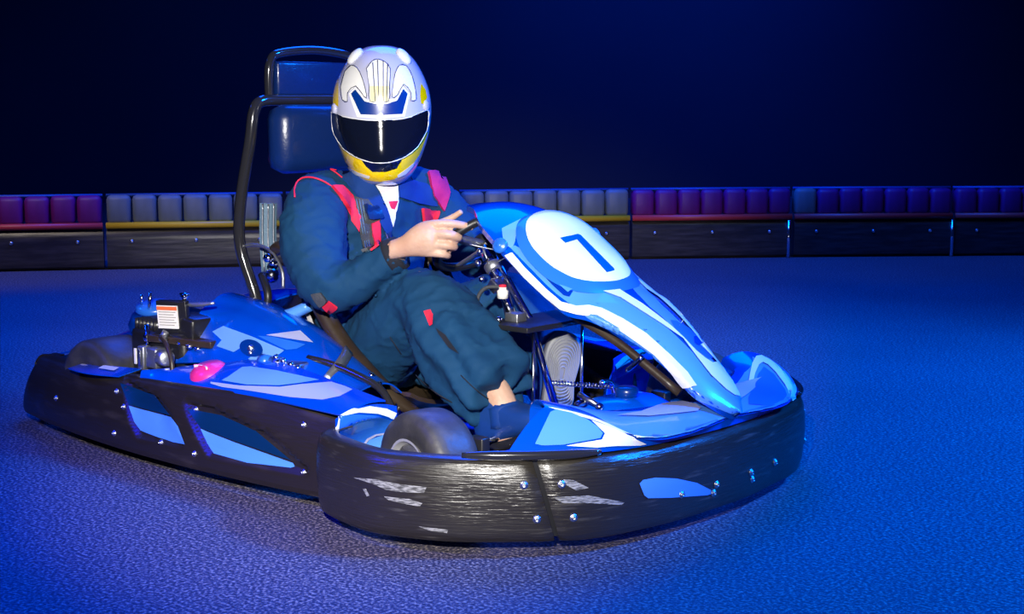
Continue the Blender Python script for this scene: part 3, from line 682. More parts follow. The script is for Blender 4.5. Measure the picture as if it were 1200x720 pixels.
def wrinkle(me, amp=.0075):
    me.update(); N = [v.normal.copy() for v in me.vertices]
    els = [(V((.43, -.30, .50)), .13, V((.25, .2, 1)), 95), (V((.685, -.175, .46)), .15, V((1, .2, .9)), 80), (V((.40, -.12, .30)), .15, V((.8, .3, -.9)), 70), (V((.635, .19, .425)), .12, V((1, -.2, .9)), 90), (V((.30, -.28, .62)), .12, V((.2, .5, 1)), 75)]
    for v, n in zip(me.vertices, N):
        p = v.co; w1 = noise.noise(V((p.x*9+p.z*4, p.y*9, p.z*9-p.x*4))); 
        w2 = noise.noise(V(((p.x-p.z)*22, p.y*16, (p.x+p.z)*7)))
        rdg = 1-abs(w2)*2.2
        w3 = noise.noise(V(((p.x+p.z)*30+5, p.y*24, (p.x-p.z)*11))); sharpf = max(0, 1-abs(w3)*6)**2
        d0 = .0045*sharpf
        d = d0+amp*.9*w1+amp*.9*rdg*.6
        for c, r, ax, fq in els:
            k = (p-c).length/r
            if k < 1: d += amp*.75*(1-k)*math.sin((p-c).dot(ax.normalized())*fq+3*w1)
        if p.x > .70 and p.z < .46 and p.y < 0:   # long folds running down the lower leg
            a = math.atan2(p.y+.19, (p.z-.35)+(p.x-.84)*.9); d += .009*math.sin(a*7+w1*2)*min(1, (p.x-.70)/.12)
        v.co = p+n*d
    me.update()
wrinkle(ovm)
# body
Hh = V((.70, -.19, .637)); er = V((.747, .665, 0)); ez = V((0, 0, 1)); ev = V((.665, -.747, 0))
def hp_(u, v_, w_): return Hh+er*(u/437)+ez*(v_/437)+ev*(w_/437)
def finger(K): return tube([tuple(hp_(*k[:3])) for k in K], [k[3]*.9/437 for k in K], 12, 4)
def palm(K):
    R = []
    for u, v_, w_, hh, th in K: R.append([hp_(u, v_, w_)+ez*(math.cos(2*PI*k/20)*hh/437)+ev*(math.sin(2*PI*k/20)*th/437) for k in range(20)])
    RR = [[c[k] for c in [cat([R[i][j] for i in range(len(R))], 3) for j in range(20)]] for k in range((len(R)-1)*3+1)]
    return rings(RR)
palmK = [(-46, -14, -4, 11, 9), (-32, -10, -2, 12.5, 9.5), (-22, -5, 0, 16, 11), (-10, -1, 1, 20, 12), (2, 0, 2, 21, 12), (9, 0, 3, 18, 9)]
fing = [[(-4, 15, 1, 6.5), (8, 17, 5, 6.2), (24, 18, 7, 5.6), (38, 16, 5, 5.2), (51, 13, 1, 4.6)],
        [(-2, 4, 3, 6.5), (12, 6, 8, 6.3), (26, 5, 10, 6.0), (34, 2, 4, 5.6), (32, 0, -5, 5.2), (24, -1, -10, 4.8)],
        [(-4, -7, 3, 6.3), (9, -6, 7, 6.1), (22, -7, 9, 5.7), (29, -9, 3, 5.4), (27, -11, -5, 5.0), (19, -12, -9, 4.6)],
        [(-8, -16, 1, 5.8), (4, -16, 5, 5.6), (15, -17, 7, 5.2), (21, -19, 2, 4.9), (20, -21, -5, 4.5), (12, -22, -8, 4.2)],
        [(-16, 6, -7, 7), (0, 12, -12, 6.2), (14, 17, -15, 5.4), (26, 23, -13, 4.5), (38, 31, -9, 3.7)]]
hand_pos = merge(palm(palmK), *[finger(k) for k in fing])
def fing_l(g): return [V((v[0], -v[1]-.005, v[2])) for v in g[0]], [tuple(reversed(f)) for f in g[1]]
def sl(K, f, drop=0): return [(x, y, z, r*f) for x, y, z, r in K]
foot = lambda s, a, b, c: tube([a, b, c], [.035, .04, .028], 14, 4)
body = merge(torso([(.30, .19, .08, .13), (.31, .25, .11, .16), (.28, .34, .10, .145), (.245, .46, .105, .15), (.245, .58, .11, .165), (.258, .67, .10, .17), (.275, .73, .07, .13), (.295, .77, .06, .07), (.31, .80, .055, .055), (.315, .86, .05, .05)]),
    ell((.325, 0, .945), (.085, .068, .115)), ell((.395, -.055, .93), (.018, .018, .02)),
    tube([k[:3] for k in AR]+[tuple(hp_(-40, -12, -3))], [.05, .055, .052, .048, .044, .04, .036, .032, .028, .026], 14, 4), hand_pos,
    tube([k[:3] for k in ALf]+[tuple(V((hp_(-40, -12, -3).x, -hp_(-40, -12, -3).y-.005, hp_(-40, -12, -3).z)))], [.05, .055, .05, .046, .042, .036, .03, .026], 14, 4), fing_l(hand_pos),
    tube([(.36, -.09, .26), (.57, -.15, .415), (.67, -.17, .46), (.80, -.19, .385), (.93, -.205, .285), (.985, -.210, .225), (.998, -.209, .16)], [.085, .075, .062, .055, .040, .036, .030], 16, 4),
    tube([(.98, -.209, .155), (1.03, -.208, .165), (1.08, -.207, .182)], [.030, .026, .018], 12, 3),
    tube([(.36, .09, .24), (.57, .17, .395), (.64, .19, .425), (.76, .17, .335), (.86, .135, .235), (.885, .125, .20)], [.085, .075, .06, .055, .042, .038], 16, 4),
    tube([(.885, .12, .19), (.885, .12, .24), (.90, .12, .31)], [.034, .036, .025], 12, 3))
bodym = voxel(body, .0038, 'person', 2)
person = link('person', bodym, M['skin']); person['category'] = 'person'
person['label'] = 'seated driver in navy overalls and a silver and yellow full-face helmet, gripping the wheel'
overalls = link('overalls', ovm, M['fabric'], person)
link('cuff', tube([(.585, -.224, .581), (.600, -.215, .590), (.612, -.209, .597)], [.0495, .048, .046], 20, 2), M['darkfab'], person)
# collar, shirt front, zip, piping
def onbody(p, d=(.7, -.7, 0), off=.003, T=bvh(ovm)):
    d = V(d).normalized(); h, n, _, _ = T.ray_cast(V(p)+d*.4, -d, .8)
    return (h+n*off) if h is not None else V(p)
# shoes
def shoe(heel, toe, up, wd, name, hgt, sm_='sole'):
    heel, toe, up = V(heel), V(toe), V(up).normalized(); f = (toe-heel); L = f.length; f.normalize(); up = (up-f*up.dot(f)).normalized(); s = f.cross(up)
    K = [(-.02, .60, .55), (.04, .86, .80), (.15, .95, 1.0), (.30, .92, 1.0), (.45, .95, .78), (.60, 1.02, .60), (.78, 1.0, .48), (.92, .78, .38), (1.0, .35, .25)]
    def rg(t, wf, h0, h1, seg=20):
        r = []
        for k in range(seg):
            a = 2*PI*k/seg; cx = math.cos(a); cz = math.sin(a); r.append(heel+f*(t*L)+s*(wd/2*wf*(abs(cx)**.8)*(1 if cx > 0 else -1))+up*(h0+(h1-h0)*(.5+.5*(abs(cz)**.7)*(1 if cz > 0 else -1))))
        return r
    R = [rg(t, wf, .018, .018+hgt*hf) for t, wf, hf in K]; R = [[c[k] for c in [cat([R[i][j] for i in range(len(R))], 3) for j in range(20)]] for k in range((len(R)-1)*3+1)]
    me = mesh(name, *rings(R)); fixn(me); sh = link(name, me, M['shoe'], person)
    O = cat([heel+f*(t*L)+s*(q*wd/2*1.04) for t, q in ((-.04, 0), (0, .62), (.1, .85), (.35, .85), (.62, 1.04), (.85, .92), (.98, .5), (1.02, 0), (.98, -.55), (.85, -.9), (.62, -.98), (.35, -.8), (.1, -.85), (0, -.62), (-.04, 0))], 4)[:-1]
    me = mesh('sole', *rings([[q+up*.022 for q in O], [q+up*.004 for q in O], [q-up*.0 for q in O]])); fixn(me); so = link('sole', me, M[sm_], sh)
    ctr = sum(O, V())/len(O); g = []
    for j in range(2, 12):
        t = j/12; P = [ctr+(q-ctr)*t-up*.001 for q in O[::2]]; g.append(tube(P, .0022, 5, 2, loop=True))
    me = mesh('sole_tread', *merge(*g)); fixn(me); link('sole_tread', me, M[sm_], sh)['kind'] = 'stuff'
    for j in range(3): 
        c = heel+f*(L*(.42+.10*j))+up*(.018+hgt*(.82-.16*j)); link('lace', tube([c-s*.03-up*.008, c+up*.003, c+s*.03-up*.008], .0028, 6, 4), M['black'], sh)
    return sh
shoe((.935, -.208, .098), (1.165, -.205, .185), (-.30, -.0, 1), .10, 'shoe', .13, 'black')
shoe((.925, .075, .165), (.945, .085, .375), (-1, .35, .1), .105, 'shoe', .11)
link('ankle_sock', limb([(.93, -.205, .285, .036), (.975, -.210, .238, .038), (.99, -.210, .20, .040)], 14, 3), M['skin'], person, 'bare ankle between trouser cuff and shoe')
link('shoe_collar', tube([(.996, -.21, .18), (.99, -.21, .21), (.982, -.21, .232)], [.047, .046, .044], 20, 2), M['shoe'], bpy.data.objects['shoe'])
# ------------------------------------------------------------------ helmet
HC = V((.312, .012, .955)); ha = math.radians(-43.5); HF = V((math.cos(ha), math.sin(ha), 0)); HS = V((-HF.y, HF.x, 0))
HP = [(-.200, .046, .070, .02), (-.193, .062, .115, .05), (-.175, .082, .150, .09), (-.150, .098, .166, .115), (-.11, .116, .172, .135), (-.06, .133, .166, .150), (-.01, .141, .160, .160), (.03, .142, .158, .165), (.07, .136, .152, .160), (.11, .122, .138, .148), (.15, .100, .112, .122), (.175, .077, .085, .092), (.192, .046, .05, .055), (.1975, .02, .02, .022), (.198, .002, .002, .002)]
KP = cat([V((a, b, c)) for a, b, c, d in HP], 3); KB = cat([V((a, b, d)) for a, b, c, d in HP], 3); R = []
for a, b in zip(KP, KB):
    r = []
    for k in range(56):
        t = 2*PI*k/56; ct, st = math.cos(t), math.sin(t); fr = a.z if ct > 0 else b.z
        r.append(HC+V((0, 0, a.x))+HF*(fr*ct*(abs(ct)**-.0))+HS*(a.y*st))
    R.append(r)
me = mesh('helmet', *rings(R)); fixn(me); hel = link('helmet', me, M['silver'], person, 'silver, white and yellow full-face racing helmet')
HELT = bvh(hel)
# ------------------------------------------------------------------ stickers and details taken over the surfaces
#DETAILS
G = dict(
 plate_seven=[[1.0413,-0.0606,0.6514],[1.0415,0.0114,0.6562],[1.0465,0.0175,0.6528],[1.1512,0.0238,0.5738],[1.1557,0.0198,0.5701],[1.1585,-0.0153,0.568],[1.0591,-0.0135,0.6448],[1.0597,-0.0605,0.6395]],
 arm_white=[[0.9742,-0.1925,0.6135],[0.988,-0.1838,0.617],[1.032,-0.1851,0.5828],[1.1001,-0.1827,0.5348],[1.1468,-0.1809,0.507],[1.1797,-0.1632,0.4977],[1.1998,-0.1381,0.499],[1.2264,-0.1212,0.4924],[1.2779,-0.1023,0.469],[1.3353,-0.085,0.4373],[1.3984,-0.0728,0.3906],[1.4438,-0.0655,0.3535],[1.4734,-0.0681,0.3245],[1.4468,-0.0825,0.3194],[1.4311,-0.0836,0.3332],[1.4172,-0.0876,0.3512],[1.3751,-0.1,0.3935],[1.342,-0.1107,0.4161],[1.3023,-0.1268,0.4429],[1.235,-0.1487,0.4783],[1.1905,-0.1762,0.4843],[1.1506,-0.1853,0.492],[1.0991,-0.1801,0.5157],[1.0324,-0.1855,0.5614],[0.994,-0.1905,0.5954]],
 arm_sky=[[0.9759,-0.1766,0.6296],[1.0118,-0.1718,0.6059],[1.0502,-0.1735,0.5768],[1.0924,-0.1737,0.546],[1.1248,-0.1727,0.5254],[1.1475,-0.167,0.5141],[1.1679,-0.1489,0.5099],[1.1835,-0.1181,0.5124],[1.211,-0.1018,0.5047],[1.261,-0.0805,0.4839],[1.3106,-0.0696,0.4581],[1.3628,-0.0594,0.4245],[1.4232,-0.0544,0.3765],[1.4645,-0.0486,0.3412],[1.4961,-0.0543,0.3089],[1.4734,-0.0819,0.3162],[1.447,-0.0825,0.3191],[1.4522,-0.0818,0.3146],[1.4767,-0.0754,0.295],[1.52,-0.0491,0.2762],[1.541,-0.022,0.2604],[1.5401,0.0167,0.2514],[1.5499,0.0108,0.2636],[1.5286,0.0416,0.2724],[1.5242,0.0429,0.28],[1.5241,0.0098,0.2925],[1.5094,-0.0052,0.3074],[1.4733,-0.0182,0.3401],[1.4284,-0.0155,0.3802],[1.384,-0.0072,0.4162],[1.3339,-0.0096,0.4514],[1.2704,-0.0163,0.4863],[1.2183,-0.0357,0.5114],[1.1704,-0.0679,0.5318],[1.1465,-0.1061,0.5399],[1.1301,-0.1264,0.5447],[1.0984,-0.1481,0.5569],[1.0488,-0.1556,0.588],[1.0022,-0.1609,0.6194],[0.9784,-0.1633,0.6353]],
 slot_navy=[[1.0503,-0.1671,0.5805],[1.0736,-0.1517,0.5724],[1.134,-0.1244,0.5427],[1.1457,-0.1353,0.5299],[1.1512,-0.1551,0.5175],[1.1389,-0.1633,0.5214],[1.1039,-0.1644,0.544],[1.0695,-0.1633,0.5688]],
 slot_sky=[[1.0901,-0.1481,0.5627],[1.1412,-0.1298,0.5353],[1.1412,-0.1496,0.5266],[1.1206,-0.1513,0.5399]],
 fair_white=[[1.14,-0.0983,0.5472],[1.1549,-0.0487,0.5459],[1.19,-0.0061,0.5253],[1.2563,0.0025,0.4937],[1.3085,0.0035,0.4665],[1.3451,0.0073,0.4442],[1.3766,0.0104,0.4217],[1.4147,0.0112,0.3919],[1.435,0.0223,0.3738],[1.4448,0.0377,0.3623],[1.4323,0.0787,0.3574],[1.4242,0.0845,0.3615],[1.3897,0.0963,0.3861],[1.3367,0.1118,0.4248],[1.2942,0.1301,0.4481],[1.2967,0.1294,0.4467],[1.3418,0.1119,0.4204],[1.4326,0.0877,0.3517],[1.4761,0.0791,0.3154],[1.5065,0.0628,0.2917],[1.5148,0.0536,0.2865],[1.5204,0.0229,0.2941],[1.5071,0.0056,0.3096],[1.4714,-0.0082,0.3426],[1.426,-0.005,0.3827],[1.3809,0.0044,0.4186],[1.3356,-0.0155,0.4501],[1.2808,-0.0301,0.4803],[1.221,-0.0392,0.5098],[1.1724,-0.0704,0.5301],[1.1465,-0.1061,0.5399]],
 fair_edge=[[1.108,0.1739,0.5354],[1.1201,0.1804,0.5236],[1.1821,0.176,0.4909],[1.2507,0.1475,0.4694],[1.3073,0.1237,0.4417],[1.3049,0.1227,0.4439],[1.2751,0.1081,0.4689],[1.1804,0.1751,0.492],[1.1262,0.1844,0.5173]],
 fair_mid=[[1.3238,0.0295,0.4565],[1.3262,0.0516,0.4521],[1.3432,0.0795,0.4333],[1.3662,0.0978,0.4067],[1.3926,0.0959,0.3836],[1.4219,0.0788,0.3668],[1.4342,0.0383,0.3716],[1.4174,0.0183,0.3892],[1.384,0.0109,0.416],[1.3535,0.01,0.4384]],
 fair_dot=[[1.375,0.0566,0.4158],[1.3578,0.1002,0.4129],[1.3678,0.099,0.4047],[1.3825,0.0872,0.3977],[1.4004,0.0426,0.399],[1.3942,0.033,0.4059]],
 nose_sky=[[1.3626,-0.5275,0.2475],[1.3464,-0.4561,0.3048],[1.3515,-0.4414,0.3091],[1.3822,-0.4242,0.3029],[1.4134,-0.4109,0.2916],[1.4384,-0.4023,0.2763],[1.4513,-0.4,0.2633],[1.4516,-0.4094,0.2542],[1.4071,-0.4837,0.2449],[1.3766,-0.5177,0.2442]],
 nose_white=[[1.4221,-0.4034,0.2887],[1.4494,-0.3792,0.276],[1.4731,-0.3566,0.262],[1.4971,-0.2986,0.229],[1.4928,-0.3153,0.2283],[1.4716,-0.3823,0.235],[1.453,-0.4232,0.2355],[1.4116,-0.4802,0.243],[1.4545,-0.4069,0.2513],[1.4541,-0.3955,0.2629]],
 nose_edge=[[1.3402,-0.4399,0.3131],[1.3822,-0.4242,0.3029],[1.4169,-0.4061,0.2913],[1.4616,-0.3699,0.2684],[1.49,-0.3279,0.2459],[1.5049,-0.237,0.2224],[1.5149,-0.1427,0.2219],[1.515,-0.1421,0.2219],[1.509,-0.2394,0.2293],[1.4933,-0.31,0.2492],[1.4534,-0.3594,0.2732],[1.4088,-0.396,0.2963],[1.3699,-0.4153,0.3075]],
 nose_mid=[[1.4234,-0.2984,0.2783],[1.4503,-0.2264,0.2704],[1.4818,-0.1517,0.2668],[1.4964,-0.0782,0.2651],[1.5024,-0.0406,0.264],[1.5216,-0.0143,0.2542],[1.5296,0.0032,0.2462],[1.5245,-0.0106,0.231],[1.5223,-0.0332,0.223],[1.5154,-0.1382,0.2219],[1.5244,-0.261,0.2395],[1.4913,-0.2977,0.2527],[1.4574,-0.3075,0.267]],
 nose_lilac=[[1.4181,-0.3077,0.2811],[1.4196,-0.2184,0.2747],[1.4036,-0.112,0.2739],[1.4065,-0.0707,0.2726],[1.4185,-0.0447,0.2724],[1.4641,-0.0566,0.2736],[1.4844,-0.0644,0.2694],[1.492,-0.0897,0.2663],[1.4774,-0.1455,0.2682],[1.4503,-0.2264,0.2704]],
 far_white=[[1.4573,0.1547,0.2718],[1.4313,0.2224,0.2735],[1.3858,0.3049,0.2869],[1.3533,0.3675,0.3038],[1.3359,0.4111,0.3143],[1.3385,0.4324,0.3141],[1.3745,0.4222,0.3059],[1.4289,0.3859,0.2877],[1.4715,0.3681,0.2571],[1.4721,0.3862,0.2247],[1.4798,0.3622,0.2242],[1.4836,0.3488,0.2239],[1.5035,0.3095,0.2433],[1.4682,0.3416,0.264],[1.4247,0.3673,0.2875],[1.3905,0.384,0.3015],[1.3725,0.3872,0.3058],[1.3743,0.3657,0.3021],[1.3936,0.3173,0.2884],[1.4257,0.2553,0.2745],[1.4778,0.1388,0.2683]],
 far_mid=[[1.4259,0.2671,0.2751],[1.4004,0.323,0.2885],[1.3893,0.365,0.2994],[1.427,0.3553,0.285],[1.4773,0.325,0.2576],[1.5234,0.2706,0.2388],[1.5298,0.2234,0.2406],[1.5248,0.1514,0.2491],[1.5124,0.1008,0.2576],[1.4883,0.138,0.2656]],
 bump_eye=[[1.5085,-0.3378,0.1464],[1.5104,-0.3277,0.1536],[1.5175,-0.2888,0.1522],[1.5268,-0.2217,0.1385],[1.5344,-0.1498,0.1154],[1.5381,-0.0963,0.0878],[1.5375,-0.095,0.0781],[1.5364,-0.1093,0.0777],[1.5261,-0.2398,0.0967],[1.5144,-0.3128,0.1087],[1.5121,-0.3244,0.1176]],
 scuff1=[[1.0082,-0.7473,0.153],[1.081,-0.7465,0.1617],[1.1449,-0.7291,0.1579],[1.1993,-0.7034,0.1567],[1.195,-0.7072,0.1432],[1.1455,-0.7299,0.1407],[1.1083,-0.7413,0.1421],[1.071,-0.7479,0.1504]],
 scuff2=[[1.1036,-0.7424,0.1258],[1.165,-0.7228,0.1273],[1.1921,-0.71,0.1199],[1.1866,-0.7125,0.1117],[1.145,-0.7298,0.1153],[1.1141,-0.7394,0.1193]],
 scuff3=[[1.0415,-0.7495,0.1336],[1.0526,-0.7493,0.1356],[1.0627,-0.7484,0.1215],[1.0546,-0.7488,0.1181]],
 scuff4=[[1.1802,-0.7121,0.0655],[1.2406,-0.6793,0.0625],[1.2386,-0.68,0.0544],[1.2034,-0.7007,0.0579]],
 scuff5=[[1.4134,-0.5256,0.1362],[1.4607,-0.4588,0.135],[1.4967,-0.3753,0.1086],[1.4935,-0.3836,0.1038],[1.4628,-0.4551,0.1171],[1.4291,-0.5092,0.1222]],
 scuff6=[[1.4262,-0.5061,0.1751],[1.4403,-0.4877,0.172],[1.4602,-0.4583,0.1522],[1.4446,-0.4839,0.1488],[1.4318,-0.501,0.1615]],
 pod_sky1=[[-0.0249,-0.6476,0.1565],[0.1879,-0.657,0.1578],[0.2253,-0.6626,0.1388],[0.2648,-0.6709,0.0977],[0.2015,-0.6638,0.091],[0.0444,-0.6583,0.0987],[0.013,-0.6568,0.1177]],
 pod_dark1=[[-0.0978,-0.6245,0.2087],[0.0862,-0.6359,0.2013],[0.1824,-0.6557,0.1615],[-0.0264,-0.6465,0.1585]],
 pod_sky2=[[0.3013,-0.6468,0.1407],[0.4399,-0.6428,0.1263],[0.6565,-0.6289,0.105],[0.6633,-0.6293,0.0975],[0.6525,-0.6342,0.0922],[0.5056,-0.6545,0.0844],[0.3721,-0.6579,0.0875],[0.3381,-0.6535,0.1086]],
 pod_dark2=[[0.2383,-0.6428,0.1861],[0.3696,-0.6279,0.1843],[0.5089,-0.6273,0.1646],[0.6498,-0.6287,0.1103],[0.4392,-0.6421,0.1294],[0.3,-0.6458,0.1426]],
 cov_lilac=[[0.2727,-0.5883,0.2542],[0.391,-0.5867,0.2595],[0.5364,-0.5688,0.2725],[0.5869,-0.5434,0.2821],[0.6407,-0.4873,0.2875],[0.6886,-0.4838,0.2823],[0.7221,-0.4882,0.2786],[0.7404,-0.5474,0.2728],[0.7094,-0.5762,0.2643],[0.6033,-0.5913,0.2585],[0.4383,-0.5961,0.2545],[0.3327,-0.5977,0.2497],[0.279,-0.5932,0.2512]],
 cov_sky=[[0.3271,-0.5245,0.2914],[0.3534,-0.5166,0.295],[0.4601,-0.5168,0.2978],[0.6098,-0.5003,0.2898],[0.5818,-0.539,0.2839],[0.5316,-0.5648,0.2748],[0.4198,-0.5812,0.2643],[0.3104,-0.5803,0.2612],[0.3208,-0.5655,0.271]],
 cowl_sky1=[[0.0957,-0.4462,0.3541],[0.1273,-0.4313,0.3717],[0.2559,-0.4317,0.3554],[0.3814,-0.4251,0.331],[0.3767,-0.4361,0.3226],[0.3439,-0.4686,0.2997],[0.3286,-0.4738,0.2972],[0.2895,-0.4745,0.3033],[0.305,-0.4482,0.3275],[0.295,-0.4368,0.3414],[0.268,-0.4416,0.3423],[0.243,-0.4575,0.3287],[0.2239,-0.4723,0.3142],[0.1476,-0.4719,0.322],[0.1533,-0.4582,0.3378]],
 cowl_sky2=[[0.271,-0.4259,0.3586],[0.3211,-0.4131,0.3602],[0.4199,-0.3827,0.3463],[0.4117,-0.4058,0.3367],[0.3872,-0.421,0.3326],[0.3632,-0.4246,0.3382]],
 cowl_lilac=[[0.2964,-0.4167,0.3627],[0.3713,-0.3588,0.3755],[0.4285,-0.363,0.3495]],
 cowl_oval=[[0.2786,-0.4534,0.3275,0.14,-0.72,0.68]],
 arch_white=[[0.828,-0.6246,0.2491],[0.828,-0.5885,0.2577],[0.832,-0.5336,0.2599],[0.832,-0.4766,0.2443],[0.8292,-0.44,0.2264],[0.8311,-0.4514,0.2142],[0.832,-0.5055,0.2361],[0.832,-0.5689,0.2496],[0.828,-0.6247,0.249]],
 arch_line=[[0.828,-0.63,0.2473],[0.828,-0.6253,0.2489],[0.8058,-0.6144,0.1889],[0.8251,-0.6407,0.2008]],
 arch_teal=[[0.828,-0.628,0.248],[0.832,-0.5966,0.2499],[0.832,-0.5128,0.232],[0.8273,-0.4538,0.2097],[0.8048,-0.4535,0.1735],[0.7887,-0.4733,0.1723],[0.7721,-0.4872,0.159],[0.7591,-0.496,0.1345],[0.7541,-0.5284,0.1504],[0.7896,-0.5931,0.1826]],
 arch_sky=[[0.7595,-0.4936,0.1297],[0.7754,-0.4816,0.1585],[0.8025,-0.4543,0.1711],[0.7947,-0.4507,0.1144]],
 arch_rim=[[0.7573,-0.5001,0.1349],[0.7738,-0.4887,0.1628],[0.7892,-0.4739,0.1736],[0.8059,-0.4545,0.1771],[0.8033,-0.4536,0.1711],[0.7888,-0.4706,0.1685],[0.7738,-0.4831,0.1575],[0.7592,-0.4947,0.1309]],
 bolts_bump=[[1.3699,-0.5728,0.1649,0.7,-0.71,0.06],[1.3902,-0.5531,0.0873,0.69,-0.72,-0.1],[1.4247,-0.5101,0.164,0.81,-0.58,0.08],[1.4429,-0.4902,0.0877,0.83,-0.55,-0.04],[1.5406,0.0751,0.0974,1.0,0.08,0.01],[1.5298,0.2021,0.0973,0.99,0.09,-0.06],[1.5385,-0.0839,0.0781,0.99,-0.08,-0.08]],
 bolts_pod=[[-0.0979,-0.6366,0.186,-0.06,-0.89,0.45],[-0.065,-0.6714,0.0768,-0.05,-0.99,0.12],[0.2635,-0.6311,0.1855,0.02,-0.92,0.38],[0.3062,-0.6718,0.0793,0.04,-0.99,0.11],[0.6771,-0.6107,0.2027,0.1,-0.91,0.41],[0.7006,-0.6337,0.0896,-0.04,-0.54,0.84],[-0.4317,-0.6279,0.119,-0.13,-0.95,0.29],[-0.04,-0.6543,0.153,-0.05,-0.94,0.34],[0.1578,-0.6714,0.0854,-0.01,-0.5,0.86]],
 helm_yellow=[[0.2208,-0.0875,0.9049],[0.2367,-0.0892,0.8717],[0.2512,-0.0757,0.8216],[0.3205,-0.1009,0.7904],[0.3662,-0.1007,0.7752],[0.4046,-0.0875,0.7713],[0.432,-0.0575,0.7782],[0.442,-0.0066,0.8078],[0.4371,0.0395,0.8471],[0.4369,0.0712,0.907],[0.4438,0.0574,0.9025],[0.4574,0.0027,0.8679],[0.459,-0.0394,0.8405],[0.45,-0.0643,0.8077],[0.4239,-0.1052,0.7965],[0.3908,-0.1228,0.808],[0.3578,-0.1307,0.8358],[0.3042,-0.1236,0.858],[0.2399,-0.0979,0.8874]],
 helm_chin=[[0.3816,-0.13,0.8317],[0.4299,-0.1104,0.8253],[0.4575,-0.0547,0.8338],[0.4502,-0.0678,0.8103],[0.4367,-0.0944,0.8013],[0.4077,-0.116,0.8011],[0.3931,-0.1248,0.8152]],
 helm_sil1=[[0.2616,-0.0766,0.8093],[0.3507,-0.1153,0.7968],[0.3937,-0.113,0.7886],[0.3844,-0.1077,0.7809],[0.3239,-0.1008,0.7881],[0.2595,-0.0681,0.7993]],
 helm_sil2=[[0.4428,-0.0577,0.7906],[0.4478,-0.0291,0.8064],[0.4423,0.0102,0.824],[0.4383,0.0072,0.812],[0.4377,-0.0195,0.7913],[0.4367,-0.0487,0.7828]],
 helm_visor=[[0.2476,-0.116,0.964],[0.3187,-0.1378,0.9528],[0.375,-0.1314,0.9451],[0.4149,-0.1104,0.9417],[0.448,-0.0702,0.9439],[0.462,-0.0242,0.9518],[0.4537,0.0483,0.9701],[0.4513,0.0521,0.9437],[0.4505,0.0475,0.9148],[0.4574,0.0027,0.8679],[0.459,-0.0494,0.8408],[0.4454,-0.0925,0.8276],[0.4138,-0.1212,0.8276],[0.3667,-0.1322,0.8408],[0.3072,-0.1262,0.863],[0.2487,-0.1087,0.9023],[0.239,-0.1075,0.9312]],
 helm_vwhite=[[0.3331,-0.1335,1.0156],[0.3543,-0.1267,1.0344],[0.3923,-0.1206,0.9991],[0.4455,-0.0669,1.0015],[0.4492,-0.037,1.0368],[0.4576,-0.019,1.0156],[0.4589,-0.041,0.9519],[0.4252,-0.1006,0.9476],[0.3669,-0.1334,0.9509]],
 helm_vdark=[[0.343,-0.1328,1.0156],[0.3559,-0.1283,1.0273],[0.3883,-0.1234,0.9945],[0.4135,-0.1083,0.9874],[0.4349,-0.0864,0.9874],[0.4492,-0.0607,0.9968],[0.4511,-0.039,1.0285],[0.4564,-0.0278,1.0156],[0.4563,-0.0484,0.9603],[0.4249,-0.1001,0.957],[0.3773,-0.13,0.9592]],
 helm_fan=[[0.3703,-0.0987,1.0839],[0.3732,-0.0816,1.1041],[0.3825,-0.069,1.11],[0.4008,-0.0586,1.1028],[0.4184,-0.0561,1.0839],[0.4333,-0.0743,1.0343],[0.4373,-0.082,0.9945],[0.4013,-0.1162,0.9945],[0.3938,-0.1117,1.0343]],
 helm_cream=[[0.3945,-0.1106,1.0367],[0.4328,-0.0738,1.0367],[0.4373,-0.082,0.9945],[0.4013,-0.1162,0.9945]],
 helm_l1=[[0.3763,-0.0829,1.1005],[0.3784,-0.0817,1.1004],[0.414,-0.1071,0.9945],[0.4121,-0.1085,0.9945]],
 helm_l2=[[0.3831,-0.0713,1.1076],[0.3849,-0.0697,1.1076],[0.421,-0.1007,0.9945],[0.4192,-0.1023,0.9945]],
 helm_l3=[[0.3956,-0.0619,1.1052],[0.3972,-0.0601,1.1052],[0.4291,-0.0922,0.9945],[0.4276,-0.094,0.9945]],
 helm_l4=[[0.408,-0.0575,1.0957],[0.4093,-0.0554,1.0957],[0.4352,-0.0849,0.9945],[0.4337,-0.0867,0.9945]],
 helm_wl=[[0.2891,-0.1053,1.0776],[0.3088,-0.1002,1.094],[0.3389,-0.1052,1.0865],[0.369,-0.114,1.0579],[0.3912,-0.1193,1.0109],[0.3861,-0.1227,1.0062],[0.3552,-0.1258,1.0367],[0.3292,-0.1331,1.0179],[0.3326,-0.1366,0.9943],[0.3098,-0.1352,0.999],[0.2914,-0.1244,1.0346]],
 helm_wr=[[0.4306,-0.0499,1.0697],[0.4234,-0.0261,1.0936],[0.4276,-0.002,1.0916],[0.4431,0.0042,1.0631],[0.4556,0.0032,1.0274],[0.4609,0.0009,0.999],[0.4605,-0.0187,0.9967],[0.4574,-0.0154,1.0179],[0.4482,-0.0344,1.0415],[0.4486,-0.0565,1.0132],[0.4415,-0.0728,1.0062]],
 helm_gl=[[0.2221,-0.0842,1.0396],[0.227,-0.0789,1.0591],[0.281,-0.125,1.0204],[0.2888,-0.1329,0.9799],[0.247,-0.1149,0.9892],[0.236,-0.1046,1.0108]],
 helm_gr=[[0.4444,0.0381,1.0443],[0.443,0.0563,1.0276],[0.4462,0.0597,1.006],[0.4563,0.0391,0.9846],[0.4598,0.0221,0.9894],[0.4561,0.0227,1.0156]],
 helm_vents=[[0.2979,-0.0769,1.1207,-0.21,-0.69,0.69],[0.4041,0.0113,1.1206,0.71,0.1,0.7],[0.3694,-0.0515,1.1294,0.41,-0.44,0.8]],
